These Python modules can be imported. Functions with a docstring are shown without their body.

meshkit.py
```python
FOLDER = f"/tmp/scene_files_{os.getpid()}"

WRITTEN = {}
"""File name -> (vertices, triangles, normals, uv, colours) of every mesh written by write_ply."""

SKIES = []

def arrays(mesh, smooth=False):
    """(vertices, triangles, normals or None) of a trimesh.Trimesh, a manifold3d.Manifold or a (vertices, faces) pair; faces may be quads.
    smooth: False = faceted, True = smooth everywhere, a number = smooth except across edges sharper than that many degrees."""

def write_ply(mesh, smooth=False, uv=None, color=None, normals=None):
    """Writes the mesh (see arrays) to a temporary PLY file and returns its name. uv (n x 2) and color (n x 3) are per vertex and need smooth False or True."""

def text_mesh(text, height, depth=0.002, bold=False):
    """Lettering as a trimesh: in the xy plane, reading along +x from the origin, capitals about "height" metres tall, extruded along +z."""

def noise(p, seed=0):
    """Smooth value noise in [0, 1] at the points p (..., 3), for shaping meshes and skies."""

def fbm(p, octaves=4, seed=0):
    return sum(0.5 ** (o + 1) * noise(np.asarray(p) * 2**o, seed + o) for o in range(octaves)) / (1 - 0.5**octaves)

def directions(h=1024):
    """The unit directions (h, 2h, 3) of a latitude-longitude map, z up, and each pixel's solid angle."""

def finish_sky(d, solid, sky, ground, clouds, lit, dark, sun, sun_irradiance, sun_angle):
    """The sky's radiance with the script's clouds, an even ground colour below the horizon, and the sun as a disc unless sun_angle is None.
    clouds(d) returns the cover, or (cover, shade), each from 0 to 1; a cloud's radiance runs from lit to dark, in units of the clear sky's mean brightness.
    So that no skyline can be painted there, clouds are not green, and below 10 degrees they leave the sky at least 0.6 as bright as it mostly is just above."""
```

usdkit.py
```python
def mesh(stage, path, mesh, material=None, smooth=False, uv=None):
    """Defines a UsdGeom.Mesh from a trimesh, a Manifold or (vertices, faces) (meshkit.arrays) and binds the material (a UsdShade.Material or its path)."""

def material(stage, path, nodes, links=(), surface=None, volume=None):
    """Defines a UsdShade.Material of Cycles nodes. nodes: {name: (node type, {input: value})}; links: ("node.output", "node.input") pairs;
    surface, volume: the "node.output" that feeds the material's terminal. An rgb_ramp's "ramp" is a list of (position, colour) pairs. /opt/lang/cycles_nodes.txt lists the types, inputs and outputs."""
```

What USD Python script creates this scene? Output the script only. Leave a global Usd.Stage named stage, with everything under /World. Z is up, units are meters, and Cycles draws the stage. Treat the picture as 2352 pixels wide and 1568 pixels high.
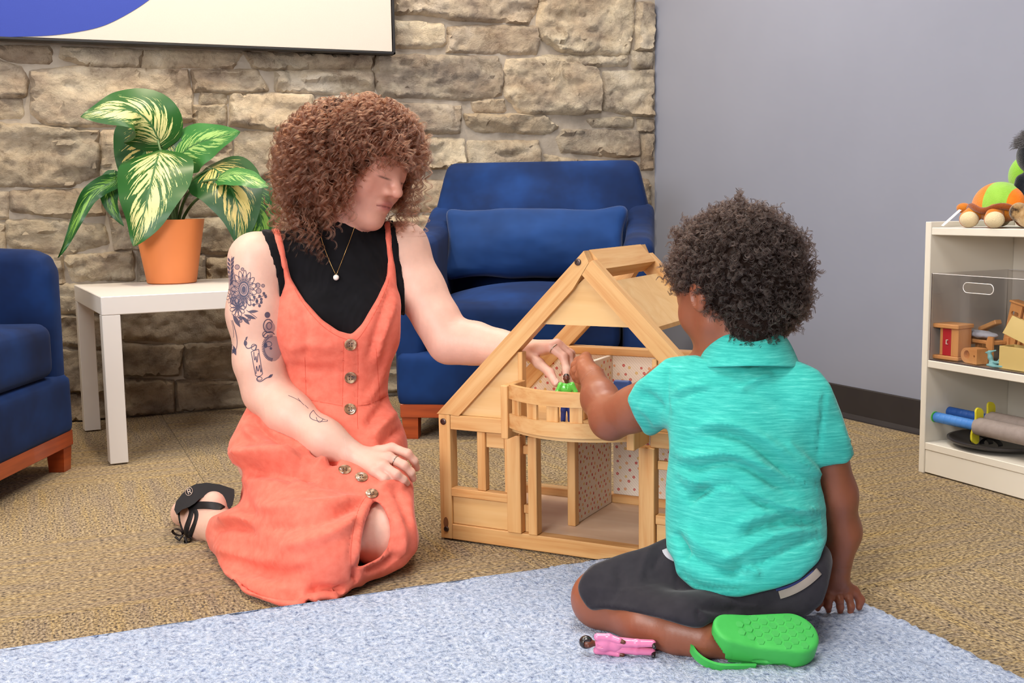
import math, numpy as np, trimesh, usdkit, meshkit, shapely, manifold3d
from shapely.geometry import Polygon, LineString, box as sbox
from scipy.spatial import Delaunay, cKDTree
import scipy.ndimage as ndi
from pxr import Usd, UsdGeom, UsdLux, UsdShade, Gf, Sdf, Vt

stage = Usd.Stage.CreateInMemory()
UsdGeom.SetStageUpAxis(stage, 'Z'); UsdGeom.SetStageMetersPerUnit(stage, 1.0)
UsdGeom.Xform.Define(stage, '/World'); UsdGeom.Scope.Define(stage, '/World/Looks')
rng = np.random.default_rng(7)

# ------------------------------------------------------------------ camera
FPX, PITCH, ROLL, YAW, CAMH = 2600.0, math.radians(6.97), math.radians(-.83), math.radians(22.8), .72
def cam_axes():
    c, s, sy, cy = math.cos(PITCH), math.sin(PITCH), math.sin(YAW), math.cos(YAW)
    right = np.array([cy, -sy, 0]); fh = np.array([sy, cy, 0]); z = np.array([0, 0, 1.])
    w = c*fh - s*z; u = s*fh + c*z; cr, sr = math.cos(ROLL), math.sin(ROLL)
    return cr*right + sr*u, -sr*right + cr*u, w
RT, UP, FW = cam_axes(); EYE = np.array([0, 0, CAMH])
cam = UsdGeom.Camera.Define(stage, '/World/camera')
m = Gf.Matrix4d(1.0)
for i, v in enumerate((RT, UP, -FW)): m.SetRow(i, Gf.Vec4d(*map(float, v), 0))
m.SetRow(3, Gf.Vec4d(*map(float, EYE), 1))
cam.AddTransformOp().Set(m)
cam.CreateHorizontalApertureAttr(36.0); cam.CreateVerticalApertureAttr(24.0)
cam.CreateFocalLengthAttr(36.0*FPX/2352); cam.CreateClippingRangeAttr(Gf.Vec2f(.05, 100))
cam.CreateExposureAttr(0.0)

# ------------------------------------------------------------------ lights, all out of view: overhead lamps, a front left source, wall spots, ambient fill
def rect_light(name, loc, target, w, h, power, color=(1, 1, 1)):
    L = UsdLux.RectLight.Define(stage, '/World/' + name)
    loc = np.array(loc, float); d = np.array(target, float) - loc; d /= np.linalg.norm(d)
    upv = np.array([0, 0, 1.]) if abs(d[2]) < .95 else np.array([0, 1., 0])
    x = np.cross(d, upv); x /= np.linalg.norm(x); y = np.cross(x, d)
    mm = Gf.Matrix4d(1.0)
    for i, v in enumerate((x, y, -d)): mm.SetRow(i, Gf.Vec4d(*map(float, v), 0))
    mm.SetRow(3, Gf.Vec4d(*map(float, loc), 1))
    L.AddTransformOp().Set(mm); L.CreateWidthAttr(w); L.CreateHeightAttr(h); L.CreateNormalizeAttr(True)
    L.CreateIntensityAttr(power); L.CreateColorAttr(Gf.Vec3f(*color)); return L
rect_light('window_daylight', (-2.5, -.7, 1.75), (1.0, 2.4, .5), 1.8, 1.5, 46, (1.0, .99, .985))  # unseen source behind the camera, placed to light the scene from the left
rect_light('ceiling_panel_light', (.5, 1.0, 2.66), (.5, 1.0, 0), 1.2, .6, 13, (1.0, .965, .92))  # unseen overhead lamps, out of view, lighting the room from above
rect_light('ceiling_panel_light_001', (1.4, 2.9, 2.66), (1.4, 2.9, 0), 1.2, .6, 11, (1.0, .965, .92))
rect_light('ceiling_panel_light_002', (-.9, 2.4, 2.66), (-.9, 2.4, 0), 1.2, .6, 8, (1.0, .965, .92))
rect_light('wall_washer_spot', (.25, 3.35, 2.62), (.3, 4.05, .75), .14, .14, 9.0, (1.0, .84, .6))  # unseen warm lamp, out of view, brightening the left stones
rect_light('wall_washer_spot_001', (1.35, 3.35, 2.62), (1.5, 4.05, .85), .14, .14, 2.6, (1.0, .84, .6))  # unseen warm lamp, out of view, for the right part of the stone wall
dome = UsdLux.DomeLight.Define(stage, '/World/ambient_sky'); dome.CreateIntensityAttr(.25); dome.CreateColorAttr(Gf.Vec3f(.96, .97, 1.0))  # added even fill around the closed room, not a sky

# ------------------------------------------------------------------ helpers
def ray(x, y): return RT*(x-1176)/FPX - UP*(y-784)/FPX + FW
def dz(x, y, z): return float((onz(x, y, z)-EYE)@FW)
def onz(x, y, z=0.): d = ray(x, y); return EYE + d*(z-CAMH)/d[2]
def ony(x, y, Y): d = ray(x, y); return EYE + d*Y/d[1]
def onx(x, y, X): d = ray(x, y); return EYE + d*X/d[0]
def onpl(x, y, p, n): d = ray(x, y); return EYE + d*(np.dot(np.array(p)-EYE, n)/np.dot(d, n))
def atd(x, y, D): return EYE + ray(x, y)*D
def proj(p):
    q = np.asarray(p, float) - EYE; D = q@FW
    return np.stack([1176+FPX*(q@RT)/D, 784-FPX*(q@UP)/D, D], -1)

def lin(c):
    if isinstance(c, str): c = [int(c[i:i+2], 16)/255 for i in (1, 3, 5)]
    return tuple(x/12.92 if x <= .04045 else ((x+.055)/1.055)**2.4 for x in c)

_names = {}
def numbered(parent, name):
    k = (parent, name); n = _names.get(k, 0); _names[k] = n+1
    return f'{parent}/{name}' + (f'_{n:03d}' if n else '')
def tag(p, label=None, cat=None, group=None, kind=None):
    p = p.GetPrim() if hasattr(p, 'GetPrim') else p
    for k, v in (('label', label), ('category', cat), ('group', group), ('kind', kind)):
        if v: p.SetCustomDataByKey(k, v)
    return p
def thing(name, label=None, cat=None, loc=(0, 0, 0), rz=0, group=None, kind=None, rot=None):
    x = UsdGeom.Xform.Define(stage, numbered('/World', name))
    x.AddTranslateOp().Set(Gf.Vec3d(*map(float, loc)))
    if rot is not None: x.AddRotateXYZOp().Set(Gf.Vec3f(*map(float, rot)))
    else: x.AddRotateZOp().Set(float(rz))
    return tag(x, label, cat, group, kind)
def obj(name, mesh, material, parent=None, smooth=40, label=None, uv=None, cat=None, group=None, kind=None):
    base = str(parent.GetPath()) if parent is not None else '/World'
    m_ = usdkit.mesh(stage, numbered(base, name), mesh, MATS[material] if isinstance(material, str) else material, smooth=smooth, uv=uv)
    return tag(m_, label, cat, group, kind)
def copy_of(src, loc, rz, label, group=None):
    nm = src.GetName().rstrip('0123456789').rstrip('_') if src.GetName()[-1].isdigit() else src.GetName()
    cd = src.GetCustomData()
    r = thing(nm, label, cd['category'], loc, rz, group or cd.get('group'))
    r.GetReferences().AddInternalReference(src.GetPath()); r.SetInstanceable(True); return r

MATS = {}
def mat(name, c1, c2=None, rough=.5, scale=8., stretch=(1, 1, 1), detail=3, bump=0., bscale=None, bstretch=None, bdist=.002, sheen=0., spec=.5, metal=0., coat=0., ramp=None, obj_rand=0., rot=(0, 0, 0), sub=0., subr=(1, .3, .2), space='object', nrough=.55, distortion=0., trans=0.):
    """principled material; colour c1 to c2 by object-space noise, bump by a second noise"""
    c1 = lin(c1); N = {'p': ('principled_bsdf', dict(base_color=c1, roughness=rough, specular_ior_level=spec, metallic=metal, sheen_weight=sheen, sheen_roughness=.4, coat_weight=coat, subsurface_weight=sub, subsurface_radius=subr, subsurface_scale=.012, transmission_weight=trans))}; L = []
    if c2 is not None or bump:
        if space == 'object': N['tc'] = ('texture_coordinate', {}); src = 'tc.object'
        else: N['tc'] = ('geometry', {}); src = 'tc.position'
    last = None
    if c2 is not None:
        N['mr0'] = ('mapping', dict(rotation=rot)); N['mp'] = ('mapping', dict(scale=stretch)); N['n'] = ('noise_texture', dict(scale=scale, detail=detail, roughness=nrough, distortion=distortion))
        N['r'] = ('rgb_ramp', dict(ramp=[(a, lin(c)) for a, c in ramp] if ramp else [(.3, c1), (.7, lin(c2))]))
        L += [(src, 'mr0.vector'), ('mr0.vector', 'mp.vector'), ('mp.vector', 'n.vector'), ('n.fac', 'r.fac')]; last = 'r.color'
    if obj_rand:
        N['oi'] = ('object_info', {}); N['mr'] = ('map_range', dict(from_min=0., from_max=1., to_min=1-obj_rand, to_max=1+obj_rand))
        N['hs'] = ('hsv', dict(color=c1)); L += [('oi.random', 'mr.value'), ('mr.result', 'hs.value')]
        if last: L.append((last, 'hs.color'))
        last = 'hs.color'
    if last: L.append((last, 'p.base_color'))
    if bump:
        N['br0'] = ('mapping', dict(rotation=rot)); N['bm'] = ('mapping', dict(scale=bstretch or stretch)); N['bn'] = ('noise_texture', dict(scale=bscale or scale*4, detail=3., roughness=.6))
        N['b'] = ('bump', dict(strength=bump, distance=bdist)); L += [(src, 'br0.vector'), ('br0.vector', 'bm.vector'), ('bm.vector', 'bn.vector'), ('bn.fac', 'b.height'), ('b.normal', 'p.normal')]
    MATS[name] = usdkit.material(stage, '/World/Looks/' + name, N, L, surface='p.BSDF'); return MATS[name]

# geometry helpers
def cbox(lo, hi, c=.0015):
    lo, hi = np.minimum(lo, hi).astype(float), np.maximum(lo, hi).astype(float)
    c = min(c, (hi-lo).min()*.3); P = []
    for i in range(8):
        s = [(i >> k) & 1 for k in range(3)]; corner = [hi[k] if s[k] else lo[k] for k in range(3)]
        for k in range(3):
            q = list(corner)
            for j in range(3):
                if j != k: q[j] += -c if s[j] else c
            P.append(q)
    return trimesh.convex.convex_hull(np.array(P))
def prism(poly, a, b, axes='xzy'):
    """polygon in plane (axes[0],axes[1]) extruded along axes[2] from a to b"""
    pg = poly if isinstance(poly, Polygon) else Polygon(poly)
    m_ = trimesh.creation.extrude_polygon(pg, b-a, engine='earcut'); v = m_.vertices.copy(); o = np.zeros_like(v)
    ix = ['xyz'.index(k) for k in axes]
    o[:, ix[0]], o[:, ix[1]], o[:, ix[2]] = v[:, 0], v[:, 1], v[:, 2]+a
    r = trimesh.Trimesh(o, m_.faces, process=False)
    if r.volume < 0: r.invert()
    return r
def lathe(prof, n=40):
    m_ = trimesh.creation.revolve(np.array(prof, float), sections=n); 
    if m_.volume < 0: m_.invert()
    return m_
def tube(pts, r, n=8, closed=False):
    pts = np.asarray(pts, float); k = len(pts); r = np.broadcast_to(r, k)
    t = np.gradient(pts, axis=0) if not closed else np.roll(pts, -1, 0)-np.roll(pts, 1, 0)
    t /= np.linalg.norm(t, axis=1, keepdims=True)+1e-12
    u = np.cross(t[0], [0, 0, 1]); u = u if np.linalg.norm(u) > .1 else np.cross(t[0], [1, 0, 0]); U = []
    for i in range(k):
        u = u - t[i]*(u@t[i]); u /= np.linalg.norm(u); U.append(u)
    U = np.array(U); V = np.cross(t, U); a = np.linspace(0, 2*np.pi, n, endpoint=False)
    P = pts[:, None]+r[:, None, None]*(np.cos(a)[None, :, None]*U[:, None]+np.sin(a)[None, :, None]*V[:, None])
    v = P.reshape(-1, 3); F = []
    for i in range(k if closed else k-1):
        j = (i+1) % k
        for q in range(n):
            q2 = (q+1) % n; F += [[i*n+q, i*n+q2, j*n+q2], [i*n+q, j*n+q2, j*n+q]]
    if not closed:
        v = np.vstack([v, pts[0], pts[-1]])
        for q in range(n): F += [[k*n, (q+1) % n, q], [k*n+1, (k-1)*n+q, (k-1)*n+(q+1) % n]]
    return trimesh.Trimesh(v, F, process=False)
_SPL = {}
from scipy.interpolate import CubicSpline
def spline(P, n=40):
    P = np.asarray(P, float); k = (len(P), n)
    if P.shape[1] == 3 and len(P) > 3:
        if k not in _SPL: _SPL[k] = CubicSpline(np.linspace(0, 1, k[0]), np.eye(k[0]), axis=0)(np.linspace(0, 1, n))
        return _SPL[k]@P
    d = np.r_[0, np.cumsum(np.linalg.norm(np.diff(P[:, :3], axis=0), axis=1))]
    return CubicSpline(d, P, axis=0)(np.linspace(0, d[-1], n))
def cat_(*ms): return trimesh.util.concatenate(ms)
def moved(m_, T=None, R=None, s=None):
    m_ = m_.copy()
    if s is not None: m_.apply_scale(s)
    if R is not None: m_.apply_transform(trimesh.transformations.euler_matrix(*np.radians(R)))
    if T is not None: m_.apply_translation(T)
    return m_

# ---- signed-distance modelling (smooth unions) meshed with surface nets
class Field:
    def __init__(s, lo, hi, h):
        s.h, s.lo = h, np.array(lo, float); s.n = np.ceil((np.array(hi, float)-s.lo)/h).astype(int)+1
        s.D = np.full(s.n, 1.0, np.float32)
        s.ax = [s.lo[k]+h*np.arange(s.n[k]) for k in range(3)]
    def sub(s, lo, hi):
        i0 = np.maximum(np.floor((np.array(lo)-s.lo)/s.h).astype(int), 0); i1 = np.minimum(np.ceil((np.array(hi)-s.lo)/s.h).astype(int)+1, s.n)
        if (i1 <= i0).any(): return None
        sl = tuple(slice(a, b) for a, b in zip(i0, i1))
        return sl, np.stack(np.meshgrid(*[s.ax[k][sl[k]] for k in range(3)], indexing='ij'), -1)
    def add(s, fn, lo, hi, k=0.):
        g = s.sub(np.array(lo)-k-3*s.h, np.array(hi)+k+3*s.h)
        if g is None: return s
        sl, P = g; d = fn(P); D = s.D[sl]
        if k > 0:
            hh = np.maximum(k-np.abs(D-d), 0)/k; s.D[sl] = np.minimum(D, d)-hh*hh*k*.25
        else: s.D[sl] = np.minimum(D, d)
        return s
    def bone(s, a, b, ra, rb=None, k=.03):
        a, b = np.array(a, float), np.array(b, float); rb = ra if rb is None else rb; r = max(ra, rb)
        ab = b-a; L2 = max(ab@ab, 1e-12)
        def fn(P):
            t = np.clip(((P-a)@ab)/L2, 0, 1); return np.linalg.norm(P-a-t[..., None]*ab, axis=-1)-(ra+(rb-ra)*t)
        return s.add(fn, np.minimum(a, b)-r, np.maximum(a, b)+r, k)
    def chain(s, pts, rs, k=.02):
        for i in range(len(pts)-1): s.bone(pts[i], pts[i+1], rs[i], rs[i+1], k)
        return s
    def ell(s, c, rad, R=None, k=.03):
        c, rad = np.array(c, float), np.array(rad, float); R = np.eye(3) if R is None else np.asarray(R); mx = rad.max()
        def fn(P):
            q = (P-c)@R; k0 = np.linalg.norm(q/rad, axis=-1); k1 = np.linalg.norm(q/rad**2, axis=-1)+1e-9
            return np.where(k0 < 1e-6, -rad.min(), k0*(k0-1)/k1)
        return s.add(fn, c-mx, c+mx, k)
    def rbox(s, c, half, r, R=None, k=.0):
        c, half = np.array(c, float), np.array(half, float)-r; R = np.eye(3) if R is None else np.asarray(R); mx = np.linalg.norm(half)+r
        def fn(P):
            q = np.abs((P-c)@R)-half; return np.linalg.norm(np.maximum(q, 0), axis=-1)+np.minimum(q.max(-1), 0)-r
        return s.add(fn, c-mx, c+mx, k)
    def clip(s, n, p, k=0.):
        """keep the side (x-p).n < 0"""
        n = np.array(n, float); n /= np.linalg.norm(n); P = np.stack(np.meshgrid(*s.ax, indexing='ij'), -1); d = (P-np.array(p))@n
        s.D = np.maximum(s.D, d).astype(np.float32); return s
    def pts(s): return np.stack(np.meshgrid(*s.ax, indexing='ij'), -1)
    def mesh(s, relax=1): return nets(s.D, s.lo, s.h, relax)
def nets(D, lo, h, relax=1):
    D = np.asarray(D, np.float64); D = np.pad(D, 1, constant_values=1.0); lo = np.asarray(lo)-h
    nx = np.array(D.shape)-1; S = D < 0
    cnt = np.zeros(nx, np.int8); acc = np.zeros((*nx, 3), np.float32)
    def sl(o): return tuple(slice(o[k], o[k]+nx[k]) for k in range(3))
    any_ = np.zeros(nx, bool); all_ = np.ones(nx, bool)
    for o in np.ndindex(2, 2, 2): any_ |= S[sl(o)]; all_ &= S[sl(o)]
    act = any_ & ~all_; idx = np.argwhere(act)
    num = np.zeros(len(idx)); pos = np.zeros((len(idx), 3))
    for a in range(3):
        for o in np.ndindex(2, 2):
            c0 = [0, 0, 0]; others = [k for k in range(3) if k != a]; c0[others[0]], c0[others[1]] = o; c1 = list(c0); c1[a] = 1
            i0, i1 = idx+c0, idx+c1; d0, d1 = D[tuple(i0.T)], D[tuple(i1.T)]; x = (d0 < 0) != (d1 < 0)
            t = np.where(x, d0/np.where(x, d0-d1, 1), 0); p = np.tile(np.array(c0, float), (len(idx), 1)); p[:, a] += t
            pos += p*x[:, None]; num += x
    V = lo+h*(idx+pos/num[:, None]); ID = np.full(nx, -1, np.int64); ID[tuple(idx.T)] = np.arange(len(idx)); F = []
    for a in range(3):
        b, c = (a+1) % 3, (a+2) % 3
        A, B = [slice(None)]*3, [slice(None)]*3; A[a], B[a] = slice(0, -1), slice(1, None)
        e = S[tuple(A)] != S[tuple(B)]; q = np.argwhere(e); q = q[(q[:, b] > 0) & (q[:, c] > 0) & (q[:, b] < nx[b]) & (q[:, c] < nx[c])]
        fl = S[tuple(q.T)]; eb, ec = np.eye(3, dtype=int)[b], np.eye(3, dtype=int)[c]
        Q = np.stack([ID[tuple((q-eb-ec).T)], ID[tuple((q-ec).T)], ID[tuple(q.T)], ID[tuple((q-eb).T)]], 1)
        Q[~fl] = Q[~fl][:, ::-1]; F.append(Q)
    Q = np.vstack(F); F = np.vstack([Q[:, [0, 1, 2]], Q[:, [0, 2, 3]]])
    m_ = trimesh.Trimesh(V, F, process=False)
    if relax:
        E = np.unique(np.sort(np.vstack([Q[:, [0, 1]], Q[:, [1, 2]], Q[:, [2, 3]], Q[:, [3, 0]]]), 1), axis=0)
        import scipy.sparse as sps
        A = sps.coo_matrix((np.ones(2*len(E)), (np.r_[E[:, 0], E[:, 1]], np.r_[E[:, 1], E[:, 0]])), shape=(len(V), len(V))).tocsr(); dg = np.maximum(np.asarray(A.sum(1)), 1)
        for it in range(relax):
            for lam in (.5, -.52): V = V+lam*((A@V)/dg-V)
        m_ = trimesh.Trimesh(V, F, process=False)
    return m_
def poly_sd(P, poly):
    """signed distance (negative inside) of 2-D points to a polygon"""
    poly = np.array(poly, float); d = np.full(P.shape[:-1], 1e9); ins = np.zeros(P.shape[:-1], bool)
    for a, b in zip(poly, np.roll(poly, -1, 0)):
        e = b-a; w = P-a; t = np.clip((w@e)/max(e@e, 1e-9), 0, 1); d = np.minimum(d, np.linalg.norm(w-t[..., None]*e, axis=-1))
        c = (a[1] > P[..., 1]) != (b[1] > P[..., 1]); x = (b[0]-a[0])*(P[..., 1]-a[1])/np.where(b[1]-a[1] == 0, 1e-9, b[1]-a[1])+a[0]; ins ^= c & (P[..., 0] < x)
    return np.where(ins, -d, d)
def rotm(rx=0, ry=0, rz=0): return trimesh.transformations.euler_matrix(*np.radians([rx, ry, rz]))[:3, :3]
def frame(z, x=None):
    z = np.array(z, float); z /= np.linalg.norm(z); x = np.array([1, 0, 0.]) if x is None else np.array(x, float); x = x-z*(x@z); x /= np.linalg.norm(x)
    return np.stack([x, np.cross(z, x), z], 1)
def vnormals(m_): return meshkit.arrays(m_, True)[2]
# ------------------------------------------------------------------ materials
def stone_mat():
    N = {'g': ('geometry', {}), 'oi': ('object_info', {}),
         'mp': ('mapping', dict(scale=(1, 1, 1.5))), 'n1': ('noise_texture', dict(scale=5.5, detail=5., roughness=.62, distortion=.3)),
         'r1': ('rgb_ramp', dict(ramp=[(.3, lin('#8b7f76')), (.44, lin('#b5a898')), (.56, lin('#cfc3ae')), (.72, lin('#ddd4c5'))])),
         'mp2': ('mapping', dict(scale=(1, 1, 2.2))), 'n2': ('noise_texture', dict(scale=2.6, detail=4., roughness=.6)),
         'r2': ('rgb_ramp', dict(ramp=[(.42, (0, 0, 0)), (.62, (1, 1, 1))])), 'mx': ('mix_color', dict(b=lin('#b98f58'), blend_type='mix')),
         'w': ('white_noise_texture', dict(dimensions='1D')), 'hs': ('hsv', dict(saturation=.85)), 'mr': ('map_range', dict(to_min=.95, to_max=1.3)),
         'r3': ('rgb_ramp', dict(ramp=[(0, lin('#a89a96')), (.35, lin('#ddd2bd')), (.7, lin('#e8dcbe')), (1, lin('#c3a98d'))])), 'nf': ('noise_texture', dict(scale=15., detail=9., roughness=.78, distortion=.6)), 'rf': ('rgb_ramp', dict(ramp=[(.36, (.55, .51, .47)), (.47, (.92, .91, .89)), (.62, (1.08, 1.07, 1.05))])), 'mf': ('mix_color', dict(blend_type='multiply', fac=.9)), 'mt': ('mix_color', dict(blend_type='multiply', fac=.45)),
         'sc': ('math', dict(math_type='multiply', value2=.3)),
         'nb': ('noise_texture', dict(scale=38., detail=9., roughness=.74)), 'b': ('bump', dict(strength=.85, distance=.022)),
         'p': ('principled_bsdf', dict(roughness=.9, specular_ior_level=.25))}
    L = [('g.position', 'mp.vector'), ('mp.vector', 'n1.vector'), ('n1.fac', 'r1.fac'), ('g.position', 'mp2.vector'), ('mp2.vector', 'n2.vector'), ('n2.fac', 'r2.fac'),
         ('r2.color', 'sc.value1'), ('sc.value', 'mx.fac'), ('r1.color', 'mx.a'), ('oi.random', 'r3.fac'), ('g.position', 'nf.vector'), ('nf.fac', 'rf.fac'), ('mx.result', 'mf.a'), ('rf.color', 'mf.b'), ('mf.result', 'mt.a'), ('r3.color', 'mt.b'), ('mt.result', 'hs.color'),
         ('oi.random', 'w.w'), ('w.value', 'mr.value'), ('mr.result', 'hs.value'), ('hs.color', 'p.base_color'), ('g.position', 'nb.vector'), ('nb.fac', 'b.height'), ('b.normal', 'p.normal')]
    MATS['stone'] = usdkit.material(stage, '/World/Looks/stone', N, L, surface='p.BSDF')
stone_mat()
mat('mortar', '#a89e92', '#8f8579', .95, 12, bump=.5, bscale=60, bdist=.004, space='world', spec=.2)
mat('grey_paint', '#8c90a0', '#898d9d', .55, 3, bump=.06, bscale=220, bdist=.001, space='world', spec=.35)
mat('white_paint', '#d9d6d0', rough=.7)
mat('rubber_base', '#2e2a2b', '#353132', .5, 6, space='world', spec=.35)
def carpet_mat(nm, turn):
    N = {'g': ('geometry', {}), 'oi': ('object_info', {}),
         'm1': ('mapping', dict(scale=(1, .55, 1) if turn else (.55, 1, 1))), 'n1': ('noise_texture', dict(scale=210., detail=2., roughness=.5)),
         'r1': ('rgb_ramp', dict(ramp=[(.3, lin('#372d27')), (.42, lin('#85765f')), (.54, lin('#b5a588')), (.7, lin('#d6cab2'))])),
         'm2': ('mapping', dict(scale=(24, 1.6, 1) if turn else (1.6, 24, 1))), 'n2': ('noise_texture', dict(scale=1.4, detail=4., roughness=.7)),
         'r2': ('rgb_ramp', dict(ramp=[(.36, lin('#cdbfb2')), (.5, lin('#e2d3b6')), (.66, lin('#f0da9c'))])),
         'n3': ('noise_texture', dict(scale=90., detail=3., roughness=.6)), 'r3': ('rgb_ramp', dict(ramp=[(.3, (.62, .6, .6)), (.6, (1, 1, 1))])),
         'x1': ('mix_color', dict(blend_type='multiply', fac=.85)), 'x2': ('mix_color', dict(blend_type='multiply', fac=.7)),
         'mr': ('map_range', dict(to_min=.93, to_max=1.1)), 'hs': ('hsv', dict(saturation=1.0)),
         'nb': ('noise_texture', dict(scale=260., detail=2.)), 'b': ('bump', dict(strength=.8, distance=.006)),
         'p': ('principled_bsdf', dict(roughness=.95, specular_ior_level=.15, sheen_weight=.15))}
    L = [('g.position', 'm1.vector'), ('m1.vector', 'n1.vector'), ('n1.fac', 'r1.fac'), ('g.position', 'm2.vector'), ('m2.vector', 'n2.vector'), ('n2.fac', 'r2.fac'), ('g.position', 'n3.vector'), ('n3.fac', 'r3.fac'),
         ('r1.color', 'x1.a'), ('r2.color', 'x1.b'), ('x1.result', 'x2.a'), ('r3.color', 'x2.b'), ('x2.result', 'hs.color'), ('oi.random', 'mr.value'), ('mr.result', 'hs.value'), ('hs.color', 'p.base_color'),
         ('m1.vector', 'nb.vector'), ('nb.fac', 'b.height'), ('b.normal', 'p.normal')]
    MATS[nm] = usdkit.material(stage, '/World/Looks/' + nm, N, L, surface='p.BSDF')
carpet_mat('carpet_a', 0); carpet_mat('carpet_b', 1)
mat('rug_pile', '#8e97ad', '#c9cedb', .95, 120, ramp=[(.28, '#657296'), (.42, '#9caac6'), (.6, '#c0cae0'), (.8, '#d9dfec')], bump=.9, bscale=230, bdist=.008, space='world', sheen=.2, spec=.15, detail=4)
mat('velvet', '#0d2248', '#1e4a94', .8, 4.5, ramp=[(.3, '#081a3e'), (.5, '#0c2653'), (.72, '#123670')], sheen=.03, spec=.2, detail=5, bump=.08, bscale=250, bdist=.001)
mat('velvet_pillow', '#14316a', '#2450a0', .8, 5, ramp=[(.3, '#13305f'), (.7, '#1c427f')], sheen=.2, spec=.2, detail=4, bump=.08, bscale=250, bdist=.001)
mat('stained_wood', '#8a3410', '#b04c1c', .35, 5, (1, 1, 14), bump=.05, bscale=20, coat=.2)
mat('white_laminate', '#dcd7d2', rough=.35, spec=.45)
mat('shelf_laminate', '#ded8cc', rough=.45, spec=.4)
mat('canvas_white', '#c6bdb4', '#c3bab1', .8, 300, bump=.1, bscale=500, bdist=.001)
mat('canvas_blue', '#2c409c', '#2a3d98', .8, 300)
mat('frame_black', '#1c1b1e', rough=.45)
mat('screw_metal', '#5c4d49', rough=.35, metal=.9)
for ax, st in (('x', (1.2, 22, 22)), ('y', (22, 1.2, 22)), ('z', (22, 22, 1.2))):
    mat('pine_'+ax, '#d9a873', '#e9c795', .48, 3.2, st, ramp=[(.28, '#bf854c'), (.5, '#cf9f67'), (.75, '#d9b07a')], detail=5, spec=.4, bump=.03, bscale=9, distortion=.4, obj_rand=.07)
for nm, a in (('pine_l', 45), ('pine_r', -45)):
    mat(nm, '#d9a873', '#e9c795', .48, 3.2, (1.2, 22, 22), ramp=[(.28, '#bf854c'), (.5, '#cf9f67'), (.75, '#d9b07a')], rot=(0, math.radians(a), 0), detail=5, spec=.4, bump=.03, bscale=9, distortion=.4, obj_rand=.05)
mat('plywood', '#e2bd86', '#e9c896', .45, 2.2, (1.5, 12, 14), ramp=[(.25, '#cd9f66'), (.5, '#d6ac74'), (.8, '#ddb985')], detail=5, spec=.4, distortion=.8, obj_rand=.04)
mat('plywood_floor', '#d3b295', '#dcc0a6', .5, 2.2, (1.5, 12, 14), detail=5, spec=.35, distortion=.8)
mat('knot', '#5a3420', '#8a5a36', .6, 30)
def wallpaper_mat(nm, u, v):
    """cream paper with thin diagonal stripes; little flowers stand on it as printed shapes of their own"""
    N = {'tc': ('texture_coordinate', {}), 'mp': ('mapping', dict(rotation=(0, 0, 0))), 'sx': ('separate_xyz', {}), 'ad': ('math', dict(math_type='add')),
         'ml': ('math', dict(math_type='multiply', value2=900.)), 'sn': ('math', dict(math_type='sine')), 'mr': ('rgb_ramp', dict(ramp=[(.45, lin('#e9dccb')), (.6, lin('#ddd0c3'))])),
         'mp2': ('map_range', dict(from_min=-1., from_max=1.)), 'p': ('principled_bsdf', dict(roughness=.7, specular_ior_level=.3))}
    L = [('tc.object', 'sx.vector'), (f'sx.{u}', 'ad.value1'), (f'sx.{v}', 'ad.value2'), ('ad.value', 'ml.value1'), ('ml.value', 'sn.value1'), ('sn.value', 'mp2.value'), ('mp2.result', 'mr.fac'), ('mr.color', 'p.base_color')]
    MATS[nm] = usdkit.material(stage, '/World/Looks/' + nm, N, L, surface='p.BSDF')
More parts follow.
